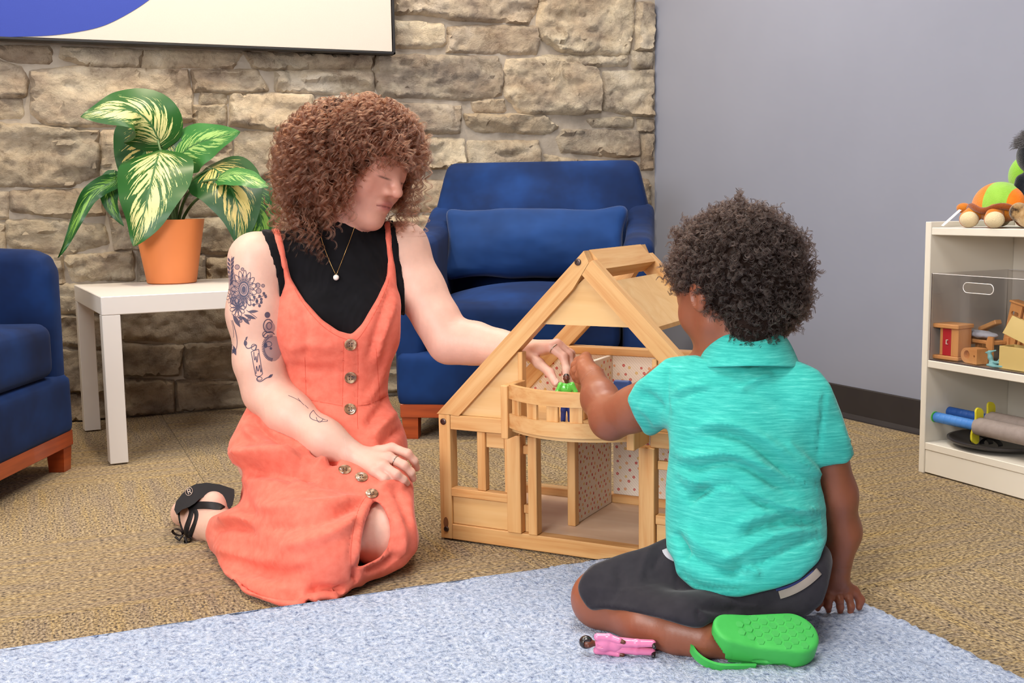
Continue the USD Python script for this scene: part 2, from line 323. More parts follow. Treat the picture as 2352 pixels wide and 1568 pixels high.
wallpaper_mat('wallpaper_rear', 'x', 'z'); wallpaper_mat('wallpaper_side', 'y', 'z')
mat('print_red', '#c04a44', rough=.7); mat('print_orange', '#dc9a68', rough=.7); mat('print_yellow', '#d9b468', rough=.7)

# ------------------------------------------------------------------ the room
floor = thing('floor', kind='structure')
obj('subfloor', cbox((-3.2, -3.2, -.10), (3.2, 4.25, -.008), .002), 'mortar', floor, False)
T = .5
for ix in range(-3, 6):
    for iy in range(1, 9):
        x0, y0 = ix*T-.12, iy*T+.12
        x1, y1 = min(x0+T, 2.62), min(y0+T, 4.16)
        if x1 <= x0 or y1 <= y0: continue
        obj('carpet_tile', cbox((x0+.0004, y0+.0004, -.0085), (x1-.0004, y1-.0004, 0), .0012), 'carpet_b' if (ix+iy) % 2 else 'carpet_a', floor, False)
obj('carpet', cat_(cbox((-3.2, -3.2, -.0085), (3.2, .62, 0)), cbox((-3.2, .62, -.0085), (-1.62, 4.16, 0)), cbox((2.62, .62, -.0085), (3.2, 4.16, 0))), 'carpet_a', floor, False)
WY = 4.10                                           # mortar face of the stone wall
GX0, GS = 2.37, .0708                               # grey wall: x = GX0 + (WY - y) * GS
def gx(y): return GX0+(WY-y)*GS
gw = Polygon([(gx(4.3), 4.3), (gx(-3.2), -3.2), (gx(-3.2)+.12, -3.2), (gx(4.3)+.12, 4.3)])
tag(obj('wall_right', prism(gw, 0, 2.75, 'xyz'), 'grey_paint', None, False), kind='structure')
def cove(y0, y1, h=.105):
    prof = [(0, 0), (-.022, 0), (-.021, .004), (-.012, .008), (-.007, .016), (-.006, h-.003), (-.004, h), (0, h)]
    vs = []
    for y in (y0, y1): vs += [(gx(y)+a, y, b) for a, b in prof]
    n = len(prof); F = [[i, (i+1) % n, n+(i+1) % n] for i in range(n)] + [[i, n+(i+1) % n, n+i] for i in range(n)] + [[0, i+1, i] for i in range(1, n-1)] + [[n, n+i, n+i+1] for i in range(1, n-1)]
    m_ = trimesh.Trimesh(vs, F, process=False); 
    if m_.volume < 0: m_.invert()
    return m_
tag(obj('baseboard_right', cove(4.06, -3.1), 'rubber_base', None, 30), kind='structure')
tag(obj('wall_left', cbox((-3.3, -3.3, 0), (-3.2, 4.3, 2.75)), 'white_paint', None, False), kind='structure')
tag(obj('wall_front', cbox((-3.3, -3.3, 0), (3.1, -3.2, 2.75)), 'white_paint', None, False), kind='structure')
tag(obj('ceiling', cbox((-3.3, -3.3, 2.75), (3.1, 4.3, 2.85)), 'white_paint', None, False), kind='structure')

# stone wall: every stone a piece of its own on a mortar backing; big stones follow the coursing seen in the picture
wall_back = thing('wall_back', kind='structure')
obj('mortar_backing', cbox((-3.3, WY, 0), (gx(4.1)+.02, WY+.2, 2.75)), 'mortar', wall_back, False)
SY = WY-.035
STONES = [
 [(0,105),(115,106),(113,140),(40,138),(0,122)], [(145,110),(325,116),(318,150),(220,148),(143,128)], [(338,117),(555,122),(535,150),(330,150)], [(570,122),(860,128),(855,152),(620,155),(585,150)],
 [(-60,140),(0,140),(45,155),(60,185),(55,218),(-60,222)], [(-60,228),(48,228),(50,265),(-60,270)], [(75,165),(190,153),(428,163),(443,215),(442,275),(260,285),(110,285),(75,255)],
 [(445,163),(590,162),(615,205),(560,210),(452,206)], [(468,214),(520,214),(522,236),(466,235)], [(452,243),(520,243),(520,288),(452,290)], [(640,165),(860,160),(862,205),(760,212),(640,205)], [(535,218),(640,215),(720,220),(720,285),(640,295),(535,282)],
 [(-60,282),(100,292),(222,302),(226,398),(160,424),(-60,422)], [(238,300),(400,300),(402,418),(240,420)], [(412,302),(532,302),(532,422),(412,424)], [(550,305),(640,303),(642,398),(560,418),(545,360)],
 [(28,442),(90,438),(226,440),(240,488),(160,496),(30,482)], [(-60,435),(18,445),(14,498),(-60,502)], [(246,434),(418,434),(416,490),(256,494)], [(432,434),(600,432),(600,488),(440,494)],
 [(14,512),(150,510),(238,520),(248,558),(150,582),(20,562)], [(260,504),(420,506),(420,568),(268,570)], [(434,506),(600,502),(590,578),(442,582)], [(-60,512),(6,516),(10,640),(-60,640)], [(20,578),(140,592),(145,650),(20,645)],
 [(152,592),(300,582),(308,640),(170,642)], [(322,582),(470,588),(470,648),(322,648)], [(482,596),(600,590),(600,650),(482,652)],
 [(120,656),(268,664),(268,718),(120,716)], [(284,664),(420,662),(520,666),(534,776),(400,786),(286,776)], [(286,792),(420,800),(408,860),(286,862)], [(432,796),(600,792),(600,868),(430,868)], [(286,874),(398,880),(398,948),(286,950)], [(412,880),(600,880),(600,930),(412,944)], [(120,730),(270,732),(272,798),(120,792)], [(120,808),(272,812),(274,896),(120,900)], [(120,910),(276,910),(276,960),(120,972)], [(545,664),(640,660),(640,776),(548,780)],
 [(912,-40),(1240,-40),(1238,20),(1220,48),(1120,42),(1040,40),(1000,28),(912,25)], [(1250,-40),(1465,-40),(1462,60),(1448,124),(1330,118),(1290,110),(1255,85),(1245,55)], [(1474,5),(1515,5),(1515,110),(1472,108)],
 [(912,48),(1022,55),(1026,100),(985,104),(912,104)], [(1038,64),(1090,58),(1240,62),(1246,94),(1238,118),(1110,117),(1036,113)], [(1265,128),(1448,130),(1448,146),(1300,148)], [(1462,116),(1515,124),(1515,152),(1464,152)],
 [(872,128),(1148,130),(1160,165),(1156,214),(1100,226),(980,220),(882,217),(867,180)], [(1174,138),(1260,132),(1378,156),(1383,190),(1386,253),(1340,258),(1200,254),(1170,220),(1164,180)], [(1396,166),(1515,161),(1515,264),(1460,260),(1398,248)],
 [(905,236),(1062,246),(1060,299),(975,303),(910,280)], [(1092,233),(1162,231),(1166,253),(1096,254)], [(1078,264),(1258,266),(1286,290),(1268,303),(1100,297),(1082,280)], [(1360,276),(1458,271),(1462,288),(1370,288)], [(1474,276),(1515,276),(1515,300),(1477,300)],
 [(1302,300),(1474,301),(1477,354),(1430,357),(1300,345),(1288,320)], [(975,320),(1072,322),(1072,380),(985,384)], [(1084,326),(1242,326),(1248,374),(1180,384),(1084,384)], [(1262,360),(1332,369),(1328,386),(1272,386)], [(1344,370),(1468,373),(1468,400),(1348,400)], [(1484,310),(1515,310),(1515,386),(1486,386)],
 [(870,240),(895,240),(900,300),(870,310)], [(730,225),(858,222),(858,300),(732,300)],
]
def wall_uz(x, y): p = ony(x, y, SY); return (p[0], p[2])
polys = []
for s in STONES:
    p = Polygon([wall_uz(*q) for q in s]).buffer(0)
    p = p.intersection(sbox(-4, 0.0, gx(4.1)-.012, 3)).buffer(.0105, join_style='mitre').intersection(sbox(-4, 0.0, gx(4.1)-.006, 3))
    if p.area > .0004: polys.append(p)
# the rest of the wall is laid in courses around them
taken = shapely.union_all([p.buffer(.006) for p in polys]); z = 0.01; r_ = np.random.default_rng(11)
while z < 2.6:
    h_ = r_.uniform(.085, .17); x = -2.2-r_.uniform(0, .3)
    while x < 2.35:
        w_ = r_.uniform(.16, .46); q = sbox(x, z, min(x+w_, 2.352), min(z+h_, 2.6)).difference(taken).buffer(-.020).buffer(.017)
        for g in getattr(q, 'geoms', [q]):
            if g.area > .004: polys.append(g)
        x += w_
    z += h_
def stone_mesh(poly, seed, fine):
    r = np.random.default_rng(seed); st = .011 if fine else .03
    b = poly.boundary if poly.boundary.geom_type == 'LineString' else max(poly.boundary.geoms, key=lambda g: g.length)
    n = max(int(b.length/st), 10); B = np.array([b.interpolate(t, normalized=True).coords[0] for t in np.linspace(0, 1, n, endpoint=False)])
    B += (meshkit.fbm(np.c_[B*22, np.full(n, seed*3.1)], 3)[:, None]-.5)*.012*(1 if fine else .6)*np.array([[1, 1]]) + r.normal(0, .0006, B.shape)
    pg = Polygon(B).buffer(0)
    if pg.geom_type != 'Polygon': pg = max(pg.geoms, key=lambda g: g.area)
    x0, y0, x1, y1 = pg.bounds; gxs, gys = np.meshgrid(np.arange(x0, x1, st), np.arange(y0, y1, st)); G = np.c_[gxs.ravel(), gys.ravel()]+r.uniform(-.25, .25, (gxs.size, 2))*st
    G = G[shapely.contains_xy(pg.buffer(-st*.5), G[:, 0], G[:, 1])]; bb = np.array(pg.exterior.coords)[:-1]; P = np.vstack([bb, G])
    tri = Delaunay(P).simplices; c = P[tri].mean(1); tri = tri[shapely.contains_xy(pg, c[:, 0], c[:, 1])]
    d = shapely.distance(shapely.points(P), pg.exterior); q = np.c_[P, np.full(len(P), seed*7.7)]
    base = r.uniform(.018, .034); edge = np.clip(d/.0095, 0, 1)**.45
    rdg = 1-np.abs(meshkit.fbm(q*[13, 19, 1]+3, 3)*2-1); rel = (meshkit.fbm(q*[7, 11, 1], 4)-.5)*.036+(meshkit.fbm(q*[34, 48, 1]+5, 3)-.5)*.016-np.clip(rdg-.86, 0, 1)*.06
    led = meshkit.fbm(q*[5, 16, 1]+9, 3); led = np.clip((led-.52)/.02, 0, 1)*.013*r.uniform(.4, 1.4)
    tilt = (P[:, 1]-P[:, 1].mean())*r.uniform(-.1, .14)+(P[:, 0]-P[:, 0].mean())*r.uniform(-.05, .05)
    hgt = edge*np.maximum(base+rel-led+tilt, .008)-.002*(1-edge)
    V = np.c_[P[:, 0], WY-hgt, P[:, 1]]; m_ = trimesh.Trimesh(V, tri, process=False)
    if (m_.face_normals[:, 1]*m_.area_faces).sum() > 0: m_.invert()
    return m_
for i, p in enumerate(polys):
    vis = i < len(STONES)-2
    obj('stone', stone_mesh(p, i+1, vis or p.centroid.x > -.2 and p.centroid.y < 1.5), 'stone', wall_back, 42)

# rug: plush pile with a soft rounded edge
def rug():
    X0, X1, Y0, Y1, st, t = -1.2, 1.318, .35, 1.955, .0085, .016
    xs, ys = np.arange(X0, X1+st, st), np.arange(Y0, Y1+st, st); A, B = np.meshgrid(xs, ys, indexing='ij')
    q = np.stack([A, B, A*0], -1); d = np.minimum(np.minimum(A-X0, X1-A), np.minimum(B-Y0, Y1-B))
    cr = .05; dx, dy = np.maximum(A-(X1-cr), 0), np.maximum(B-(Y1-cr), 0); rr = np.hypot(dx, dy); A = np.where(rr > cr, X1-cr+dx*cr/np.maximum(rr, 1e-9), A); B = np.where(rr > cr, Y1-cr+dy*cr/np.maximum(rr, 1e-9), B)
    d = np.where((dx > 0) & (dy > 0), np.maximum(cr-rr, 0), d)
    Z = t*np.clip(d/.012, 0, 1)**.5*(1+.0*A)+(meshkit.noise(q*170)-.5)*.0065+(meshkit.fbm(q*30, 2)-.5)*.006
    hp_ = onz(1013, 1238); ha = math.radians(50.3); ls = (A-hp_[0])*math.cos(ha)-(B-hp_[1])*math.sin(ha); ld = (A-hp_[0])*math.sin(ha)+(B-hp_[1])*math.cos(ha)
    press = np.maximum(np.maximum(-.004-ls, ls-.686), np.maximum(-.004-ld, ld-.344)); Z = np.where(press < 0, np.minimum(Z, .003), np.minimum(Z, .003+np.maximum(press, 0)*1.6))     # the pile is pressed flat under the dollhouse
    Z = np.maximum(Z, .0005); B = B+(meshkit.noise(q*40+3)-.5)*.006*(d < .01); nx, ny = A.shape
    ID = np.arange(nx*ny).reshape(nx, ny); Q = np.stack([ID[:-1, :-1], ID[1:, :-1], ID[1:, 1:], ID[:-1, 1:]], -1).reshape(-1, 4)
    return (np.stack([A, B, Z], -1).reshape(-1, 3), Q)
obj('rug', rug(), 'rug_pile', None, True, 'pale blue-grey plush rug lying on the tan carpet under the kneeling child', cat='rug')

# wall art: blue shape on white canvas in a thin black frame
pbr, pbl = ony(908, 125, WY-.075), ony(0, 95, WY-.075)
art = thing('wall_art', 'large white canvas with a blue curved shape in thin black frame on the stone wall', 'picture', (pbr[0], WY-.045, pbr[2]), 0)
W_, H_ = 2.0, 1.1
obj('canvas', cbox((-W_+.008, -.026, .010), (-.010, 0, H_-.008), .001), 'canvas_white', art, False)
fr_ = .008
obj('frame', cat_(cbox((-W_, -.034, 0), (0, .012, fr_)), cbox((-W_, -.034, H_-fr_), (0, .012, H_)), cbox((-W_, -.034, 0), (-W_+fr_, .012, H_)), cbox((-fr_, -.034, 0), (0, .012, H_))), 'frame_black', art, False)
cv = [(-.1,-60),(345,-8),(318,15),(270,45),(232,62),(180,74),(120,82),(60,84),(0,85),(-60,86),(-140,90)]
bl = [ony(x, y, WY-.0715) for x, y in [(350,-6),(318,17),(275,42),(235,60),(185,72),(120,81),(60,84),(0,85),(-70,84),(-150,78)]]
bp = [(p[0]-pbr[0], p[2]-pbr[2]) for p in bl]; bp = [tuple(v) for v in spline(np.array(bp), 60)]
bp = [q for q in bp if q[0] > -W_+.02] + [(-W_+.02, bp[-1][1]), (-W_+.02, .7), (bp[0][0]+.18, .7), (bp[0][0]+.14, bp[0][1]+.2)]
obj('blue_shape', prism(Polygon(bp).buffer(0), -.0275, -.0255, 'xzy'), 'canvas_blue', art, False, label='flat blue painted shape')

# ------------------------------------------------------------------ side table, plant
tl = onz(253.7, 1069.7); TROT = 4.7; tz = .478
table = thing('side_table', 'square white laminate side table with a potted plant on it', 'table', (tl[0], tl[1], 0), TROT)
TS = .60
obj('tabletop', cbox((0, 0, tz-.052), (TS, TS, tz), .002), 'white_laminate', table, False)
for x in (0, TS-.05):
    for y in (0, TS-.05): obj('leg', cbox((x+.0005, y+.0005, 0.004), (x+.05, y+.05, tz-.0525), .0015), 'white_laminate', table, False)
pc = onz(397, 652, tz); pc[:2] *= 3.80/pc[1]
pot = thing('potted_plant', 'variegated green and cream leafy plant in a plain orange pot on the white table', 'plant', (pc[0], pc[1]+.02, tz+.0005), 0)
mat('terracotta_plastic', '#d37a42', '#d67e48', .5, 3, spec=.4); mat('soil', '#3a2a20', '#241810', .95, 40, bump=.6)
R0, R1, PH = .078, .112, .205
obj('pot', lathe([(0, 0), (R0-.004, 0), (R0, .003), (R1-.001, PH-.002), (R1, PH), (R1-.004, PH), (R1-.008, PH-.004), (R0-.006, .01), (0, .01)], 56), 'terracotta_plastic', pot, 40)
obj('soil', lathe([(0, .165), (.1, .165), (.1, .16), (0, .16)], 32), 'soil', pot, 40)
def leaf_mat(nm, dark, mid, cream, amt):
    N = {'uv': ('uvmap', dict(attribute='st')), 'sx': ('separate_xyz', {}), 'c': ('math', dict(math_type='subtract', value2=.5)), 'ab': ('math', dict(math_type='absolute')),
         'sh': ('math', dict(math_type='multiply_add', value2=-1.1)), 'cm': ('combine_xyz', {}), 'mp': ('mapping', dict(scale=(17, 3.4, 1))), 'n': ('noise_texture', dict(scale=1.3, detail=5., roughness=.66, distortion=.35)),
         'k': ('math', dict(math_type='multiply_add', value2=3.6, value3=-1.3)), 'e1': ('map_range', dict(from_min=.2, from_max=.47, to_min=.10, to_max=-.62, clamp=True)), 'ad': ('math', dict(math_type='add')), 'r': ('rgb_ramp', dict(ramp=[(.5-amt, lin(dark)), (.55-amt, lin(mid)), (.575-amt, lin(cream)), (1, lin(cream))])),
         'rb': ('rgb_ramp', dict(ramp=[(.010, (1, 1, 1)), (.022, (0, 0, 0))])), 'mx': ('mix_color', dict(b=lin('#3d6b3a'))),
         'e2': ('map_range', dict(from_min=.75, from_max=1.0, to_min=0., to_max=-.3, clamp=True)), 'ad2': ('math', dict(math_type='add')),
         'p': ('principled_bsdf', dict(roughness=.38, specular_ior_level=.5)), 't': ('translucent_bsdf', {}), 'ms': ('mix_closure', dict(fac=.14))}
    L = [('uv.UV', 'sx.vector'), ('sx.y', 'c.value1'), ('c.value', 'ab.value1'), ('ab.value', 'sh.value1'), ('sx.x', 'sh.value3'), ('sh.value', 'cm.x'), ('sx.y', 'cm.y'), ('cm.vector', 'mp.vector'), ('mp.vector', 'n.vector'),
         ('ab.value', 'e1.value'), ('n.fac', 'k.value1'), ('k.value', 'ad.value1'), ('e1.result', 'ad.value2'), ('sx.x', 'e2.value'), ('ad.value', 'ad2.value1'), ('e2.result', 'ad2.value2'), ('ad2.value', 'r.fac'), ('ab.value', 'rb.fac'), ('rb.color', 'mx.fac'), ('r.color', 'mx.a'), ('mx.result', 'p.base_color'), ('mx.result', 't.color'), ('p.BSDF', 'ms.closure1'), ('t.BSDF', 'ms.closure2')]
    MATS[nm] = usdkit.material(stage, '/World/Looks/' + nm, N, L, surface='ms.closure')
leaf_mat('leaf_bright', '#22591f', '#6f9a38', '#dbd594', .03); leaf_mat('leaf_dark', '#17481b', '#286a24', '#cdb970', .0); leaf_mat('leaf_green', '#3c7a3a', '#5c9a4a', '#9cc070', -.05); leaf_mat('leaf_deep', '#1d5423', '#2d7a2c', '#7fb04a', -.10)
mat('petiole', '#5d7a4a', '#47633a', .5, 30)
def leaf(mid, width, up, cup=.18, nu=26, nv=13, wave=.004, seed=0, prof=None, twist=0.):
    """a blade along the 3-D midrib 'mid'; up = the direction its upper face looks; returns (mesh, uv)"""
    M = spline(np.array(mid), nu); t = np.gradient(M, axis=0); t /= np.linalg.norm(t, axis=1, keepdims=True); up = np.broadcast_to(np.array(up, float), M.shape) if np.ndim(up) == 1 else spline(np.array(up, float), nu)
    s = np.cross(t, up); s /= np.linalg.norm(s, axis=1, keepdims=True); n = np.cross(s, t); u = np.linspace(0, 1, nu)
    if twist:
        a = np.radians(twist)*u; s, n = s*np.cos(a)[:, None]+n*np.sin(a)[:, None], n*np.cos(a)[:, None]-s*np.sin(a)[:, None]
    w = width/2*(prof(u) if prof else (np.sin(np.pi*np.clip(u, 0, 1)**.62)**.72)*(1-.18*u)*1.08); w = np.maximum(w, .0008); v = np.linspace(-1, 1, nv); r = np.random.default_rng(seed)
    side = v[None, :, None]; P = M[:, None]+s[:, None]*(side*w[:, None, None])+n[:, None]*((np.abs(side)**1.5)*cup*w[:, None, None]*1.0)
    P = P-t[:, None]*(np.abs(side)**2*(.16*width*np.exp(-u*6))[:, None, None])
    ph = r.uniform(0, 6); P = P+n[:, None]*(wave*np.sin(u*17+ph)[:, None, None]*side**2)+n[:, None]*(.0015*np.cos(u[:, None, None]*70-np.abs(side)*14))*(1-np.abs(side))
    uv = np.stack(np.broadcast_arrays(u[:, None], (v*.5+.5)[None, :]), -1).reshape(-1, 2)
    ID = np.arange(nu*nv).reshape(nu, nv); Q = np.stack([ID[:-1, :-1], ID[1:, :-1], ID[1:, 1:], ID[:-1, 1:]], -1).reshape(-1, 4)
    return (P.reshape(-1, 3), Q), uv
pD = float((np.array([pc[0], pc[1]+.02, tz])-EYE)@FW); p0 = np.array([pc[0], pc[1]+.02, tz])
def lp(x, y, dz=0.): return atd(x, y, pD+dz)-p0     # a point of the plant, dz metres nearer (-) or farther (+) than the pot
TOCAM = -FW
LEAVES = [  # midrib (px, py, depth), width, upper-face direction, material, cup
 ([(366,352,-.06),(352,400,-.13),(333,480,-.17),(308,566,-.17)], .235, TOCAM*.9+UP*.5, 'leaf_bright', -.12, .005),
 ([(366,326,0),(345,284,-.03),(310,256,-.07),(255,254,-.13),(186,270,-.17)], .205, TOCAM+UP*.35, 'leaf_bright', -.12, .004),
 ([(372,300,.03),(345,330,.02),(318,375,.0),(285,430,-.02)], .27, TOCAM*.8+UP*.2, 'leaf_dark', -.1, .004),
 ([(404,374,.02),(440,336,.0),(490,318,-.02),(551,302,-.05)], .165, UP*.3+TOCAM*.9, 'leaf_green', -.16, .003),
 ([(488,386,.0),(515,408,-.04),(545,470,-.08),(548,572,-.08)], .225, TOCAM*.9+UP*.45+RT*.2, 'leaf_dark', -.14, .004),
 ([(500,412,-.07),(545,402,-.10),(585,415,-.12),(618,428,-.12)], .085, UP*.6+TOCAM*.7, 'leaf_green', -.15, .002),
 ([(560,440,.02),(590,470,.02),(600,520,.02),(585,570,.02)], .15, TOCAM+RT*.3, 'leaf_deep', -.1, .003),
 ([(268,405,.02),(245,425,.0),(205,450,-.02),(172,515,-.04),(133,592,-.04)], .060, TOCAM*.6+RT*.5+UP*.3, 'leaf_deep', .3, .006),
 ([(262,398,.04),(252,430,.03),(256,470,.03),(285,520,.02)], .07, TOCAM, 'leaf_deep', .2, .003),
 ([(418,388,.05),(440,420,.06),(455,440,.07),(470,450,.08)], .10, UP, 'leaf_deep', .1, .003)]
for i, (md, w, up, ma, cup, wv) in enumerate(LEAVES):
    lm, uv = leaf([lp(*q) for q in md], w, up, cup, wave=wv, seed=i)
    obj('leaf', lm, ma, pot, True, uv=uv)
for i, (st, md) in enumerate([((395,505),(366,352,-.06)), ((392,505),(362,322,0)), ((396,505),(360,312,.03)), ((400,505),(402,372,.02)), ((404,505),(488,386,.0)), ((408,505),(500,412,-.07)), ((410,505),(560,440,.02)), ((388,505),(268,405,.02))]):
    a = lp(st[0], st[1], .01*i-.03); b = lp(*md); a[2] = min(a[2], .17); mid = (a+b)/2+np.array([0, 0, .05 if i not in (0, 3) else .01])+(b-a)*[-.12, -.12, 0]
    obj('stem', tube(spline([a, mid, b], 14), np.linspace(.0055, .0035, 14), 8), 'petiole', pot, True)

# ------------------------------------------------------------------ armchairs
def armchair(loc, rz, label):
    t = thing('armchair', label, 'armchair', loc, rz, 'blue velvet armchairs')
    W, D = .80, .76; h = .011
    f = Field((-W/2-.05, -D/2-.05, .09), (W/2+.05, D/2+.05, .30), h); f.rbox((0, -.01, .185), (W/2-.01, D/2-.02, .085), .025); obj('seat_base', f.mesh(), 'velvet', t, True)
    f = Field((-W/2, -D/2-.06, .24), (W/2, D/2, .48), h); f.rbox((0, -.075, .345), (W/2-.105, D/2-.085, .075), .035); f.ell((0, -.05, .40), (W/2-.13, D/2-.1, .062), k=.03); obj('seat_cushion', f.mesh(), 'velvet', t, True)
    for s in (-1, 1):
        f = Field((-W/2-.08, -D/2-.06, .10), (W/2+.08, D/2+.06, .92), h)
        P = f.pts(); prof_ = [(-.355,.105),(-.358,.555),(-.34,.595),(-.30,.613),(-.15,.62),(0,.63),(.10,.645),(.17,.668),(.225,.695),(.27,.712),(.31,.715),(.36,.70),(.37,.60),(.35,.105)]
        d2_ = poly_sd(P[..., 1:], prof_)+.035; dx_ = np.abs(P[..., 0]-s*(W/2-.05))-.048+.035; w_ = np.stack([d2_, dx_], -1); f.D = (np.linalg.norm(np.maximum(w_, 0), axis=-1)+np.minimum(w_.max(-1), 0)-.035).astype(np.float32)
        obj('arm', f.mesh(2), 'velvet', t, True)
    f = Field((-W/2-.06, .05, .18), (W/2+.06, D/2+.22, .95), h); R = rotm(-11)
    f.rbox((0, .285, .545), (W/2+.01, .065, .325), .05, R)
    P = f.pts(); taper = np.clip((P[..., 2]-.62)/.24, 0, 1)
    f.D = np.maximum(f.D, (np.abs(P[..., 0])-(W/2-.002-.058*taper))*.95).astype(np.float32)
    f.ell((0, .235, .60), (W/2-.12, .06, .2), R, k=.04); f.D = ndi.gaussian_filter(f.D, 1.6); obj('backrest', f.mesh(3), 'velvet', t, True)
    obj('base_frame', cat_(cbox((-W/2+.02, -D/2+.015, .068), (W/2-.02, -D/2+.045, .110)), cbox((-W/2+.02, D/2-.05, .068), (W/2-.02, D/2-.02, .110)), cbox((-W/2+.02, -D/2+.045, .068), (-W/2+.05, D/2-.05, .110)), cbox((W/2-.05, -D/2+.045, .068), (W/2-.02, D/2-.05, .110))), 'stained_wood', t, False)
    for sx in (-1, 1):
        for sy in (-1, 1):
            x, y = sx*(W/2-.048), sy*(D/2-.043); b_ = np.array([[-.028, -.026], [.028, -.026], [.028, .028], [-.028, .028]]); top, bot = b_, b_*.78+np.array([sx*-.003, 0])
            v = np.r_[np.c_[bot+[x, y], [0.0]*4], np.c_[top+[x, y], [.1105]*4]]; obj('leg', trimesh.convex.convex_hull(v), 'stained_wood', t, False)
    return t
cf = onz(1200, 957, .075); cr_, cb = np.array([math.cos(math.radians(30)), -.5]), np.array([.5, math.cos(math.radians(30))])
cc = cf[:2]+cb*.37
arm1 = armchair((cc[0], cc[1], 0), -30, 'blue velvet armchair in the corner behind the dollhouse, with a matching lumbar pillow')
# second chair, at the left edge of the picture
ll = onz(132, 1083); th = 25.0
fd = np.array([math.sin(math.radians(th)), math.cos(math.radians(th))]); nd = np.array([fd[1], -fd[0]])   # along its front (away from the camera), facing direction
c2 = ll[:2]-fd*.335-nd*.335
copy_of(arm1, (c2[0], c2[1], 0), 90-th, 'blue velvet armchair cut off by the left edge of the picture, beside the white table')
f = Field((-.34, -.16, -.2), (.34, .16, .2), .009); f.rbox((0, 0, 0), (.295, .035, .112), .03); f.ell((0, 0, 0), (.275, .085, .104), k=.05)
P = f.pts(); pm = f.mesh(2)
pm.vertices += vnormals(pm)*((meshkit.fbm(pm.vertices*[6, 6, 9], 3)-.5)*.018)[:, None]
for sx in (-1, 1):
    for sz in (-1, 1):
        d = np.linalg.norm(pm.vertices-np.array([sx*.28, 0, sz*.102]), axis=1); pm.vertices += np.exp(-(d/.05)**2)[:, None]*np.array([sx*.022, 0, sz*.016])
pp = cc+cb*.115+cr_*-.005
pp = pp
pl = thing('lumbar_pillow', 'blue velvet lumbar pillow leaning on the back of the corner armchair', 'pillow', (pp[0], pp[1], .583), rot=(-18, 0, -30))
obj('cover', pm, 'velvet_pillow', pl, True)
# ------------------------------------------------------------------ dollhouse (local: s along the front, d into the depth, z up)
hp = onz(1013, 1238); HAZ = 50.3
house = thing('dollhouse', 'open wooden dollhouse with gabled roof, curved balcony and flowered wallpaper on the carpet', 'dollhouse', (hp[0], hp[1], 0.004), -HAZ)
e_ = np.array([math.cos(math.radians(HAZ)), -math.sin(math.radians(HAZ)), 0]); n_ = np.array([math.sin(math.radians(HAZ)), math.cos(math.radians(HAZ)), 0])
def hw(s, d, z): return np.array([hp[0], hp[1], .004])+e_*s+n_*d+np.array([0, 0, z])    # house to world
def hb(name, s0, s1, d0, d1, z0, z1, m_=None, c=.0012, label=None):
    L = [s1-s0, d1-d0, z1-z0]; m_ = m_ or 'pine_'+'xyz'[int(np.argmax(L))]
    return obj(name, cbox((s0, d0, z0), (s1, d1, z1), c), m_, house, False, label=label)
HWD, HD, EZ, AZ = .682, .34, .271, .621
B = .0006
# frame
for s0 in (0, HWD-.028):
    for d0 in (0, HD-.03): hb('corner_post', s0, s0+.028, d0, d0+.03, 0, EZ)
hb('base_beam', .028+B, HWD-.028-B, 0, .03, 0, .033); hb('base_beam', .028+B, HWD-.028-B, HD-.03, HD, 0, .05)
for s0 in (0, HWD-.028): hb('side_beam', s0+.002, s0+.026, .03+B, HD-.03-B, 0, .033)
hb('lower_floor', .028+B, HWD-.028-B, .03+B, HD-.03-B, .022, .032, 'plywood_floor')
for a, b in ((.028+B, .1945), (.4795, HWD-.028-B)): hb('front_rail', a, b, .001, .028, .240, EZ)
hb('rear_rail', .028+B, HWD-.028-B, HD-.028, HD-.002, .25, EZ)
for s0 in (0, HWD-.028): hb('side_rail', s0+.002, s0+.026, .03+B, HD-.03-B, .240, EZ)
hb('upper_floor', .0285, HWD-.0285, .0285, HD-.0285, .258, .268, 'plywood')
# left front: panel, sill, sash
hb('front_panel', .0285, .1645, .006, .014, .0335, .0945, 'plywood'); hb('window_sill', .0285, .1645, -.001, .022, .095, .113)
hb('sash_stile', .091, .1105, .004, .022, .1135, .2395); hb('sash_stile', .154, .1645, .008, .022, .1135, .2395); hb('sash_rail', .111, .1535, .008, .022, .207, .2395)
hb('front_post', .165, .197, -.004, .024, .0335, .2395)
for z in (.075, .20): hb('hinge_block', .1975, .2125, .008, .022, z, z+.018)
hb('side_panel_strip', .1975, .2115, .014, .022, .0335, .0745, 'plywood')
hb('door_post', .213, .233, -.002, .022, .0335, .2395)
# right front, mirrored window mostly behind the child
hb('front_post', .457, .489, -.004, .024, .0335, .2395)
hb('front_panel', .4905, .6535, .006, .014, .0335, .0875, 'plywood'); hb('window_sill', .4900, .6535, .001, .022, .088, .106); hb('sash_rail', .4900, .6535, .012, .024, .195, .212); hb('sash_stile', .571, .590, .010, .022, .1065, .1945)
# partition and papered walls downstairs
hb('partition_post', .258, .276, .095, .115, .0325, .2575); hb('partition', .262, .2715, .1155, HD-.0325, .0325, .2575, 'wallpaper_side', label='wallpapered partition')
hb('rear_wall', .272, .6535, HD-.024, HD-.012, .0505, .2495, 'wallpaper_rear', label='wallpapered back wall')
hb('skirting', .272, .6535, HD-.032, HD-.0245, .0325, .052)
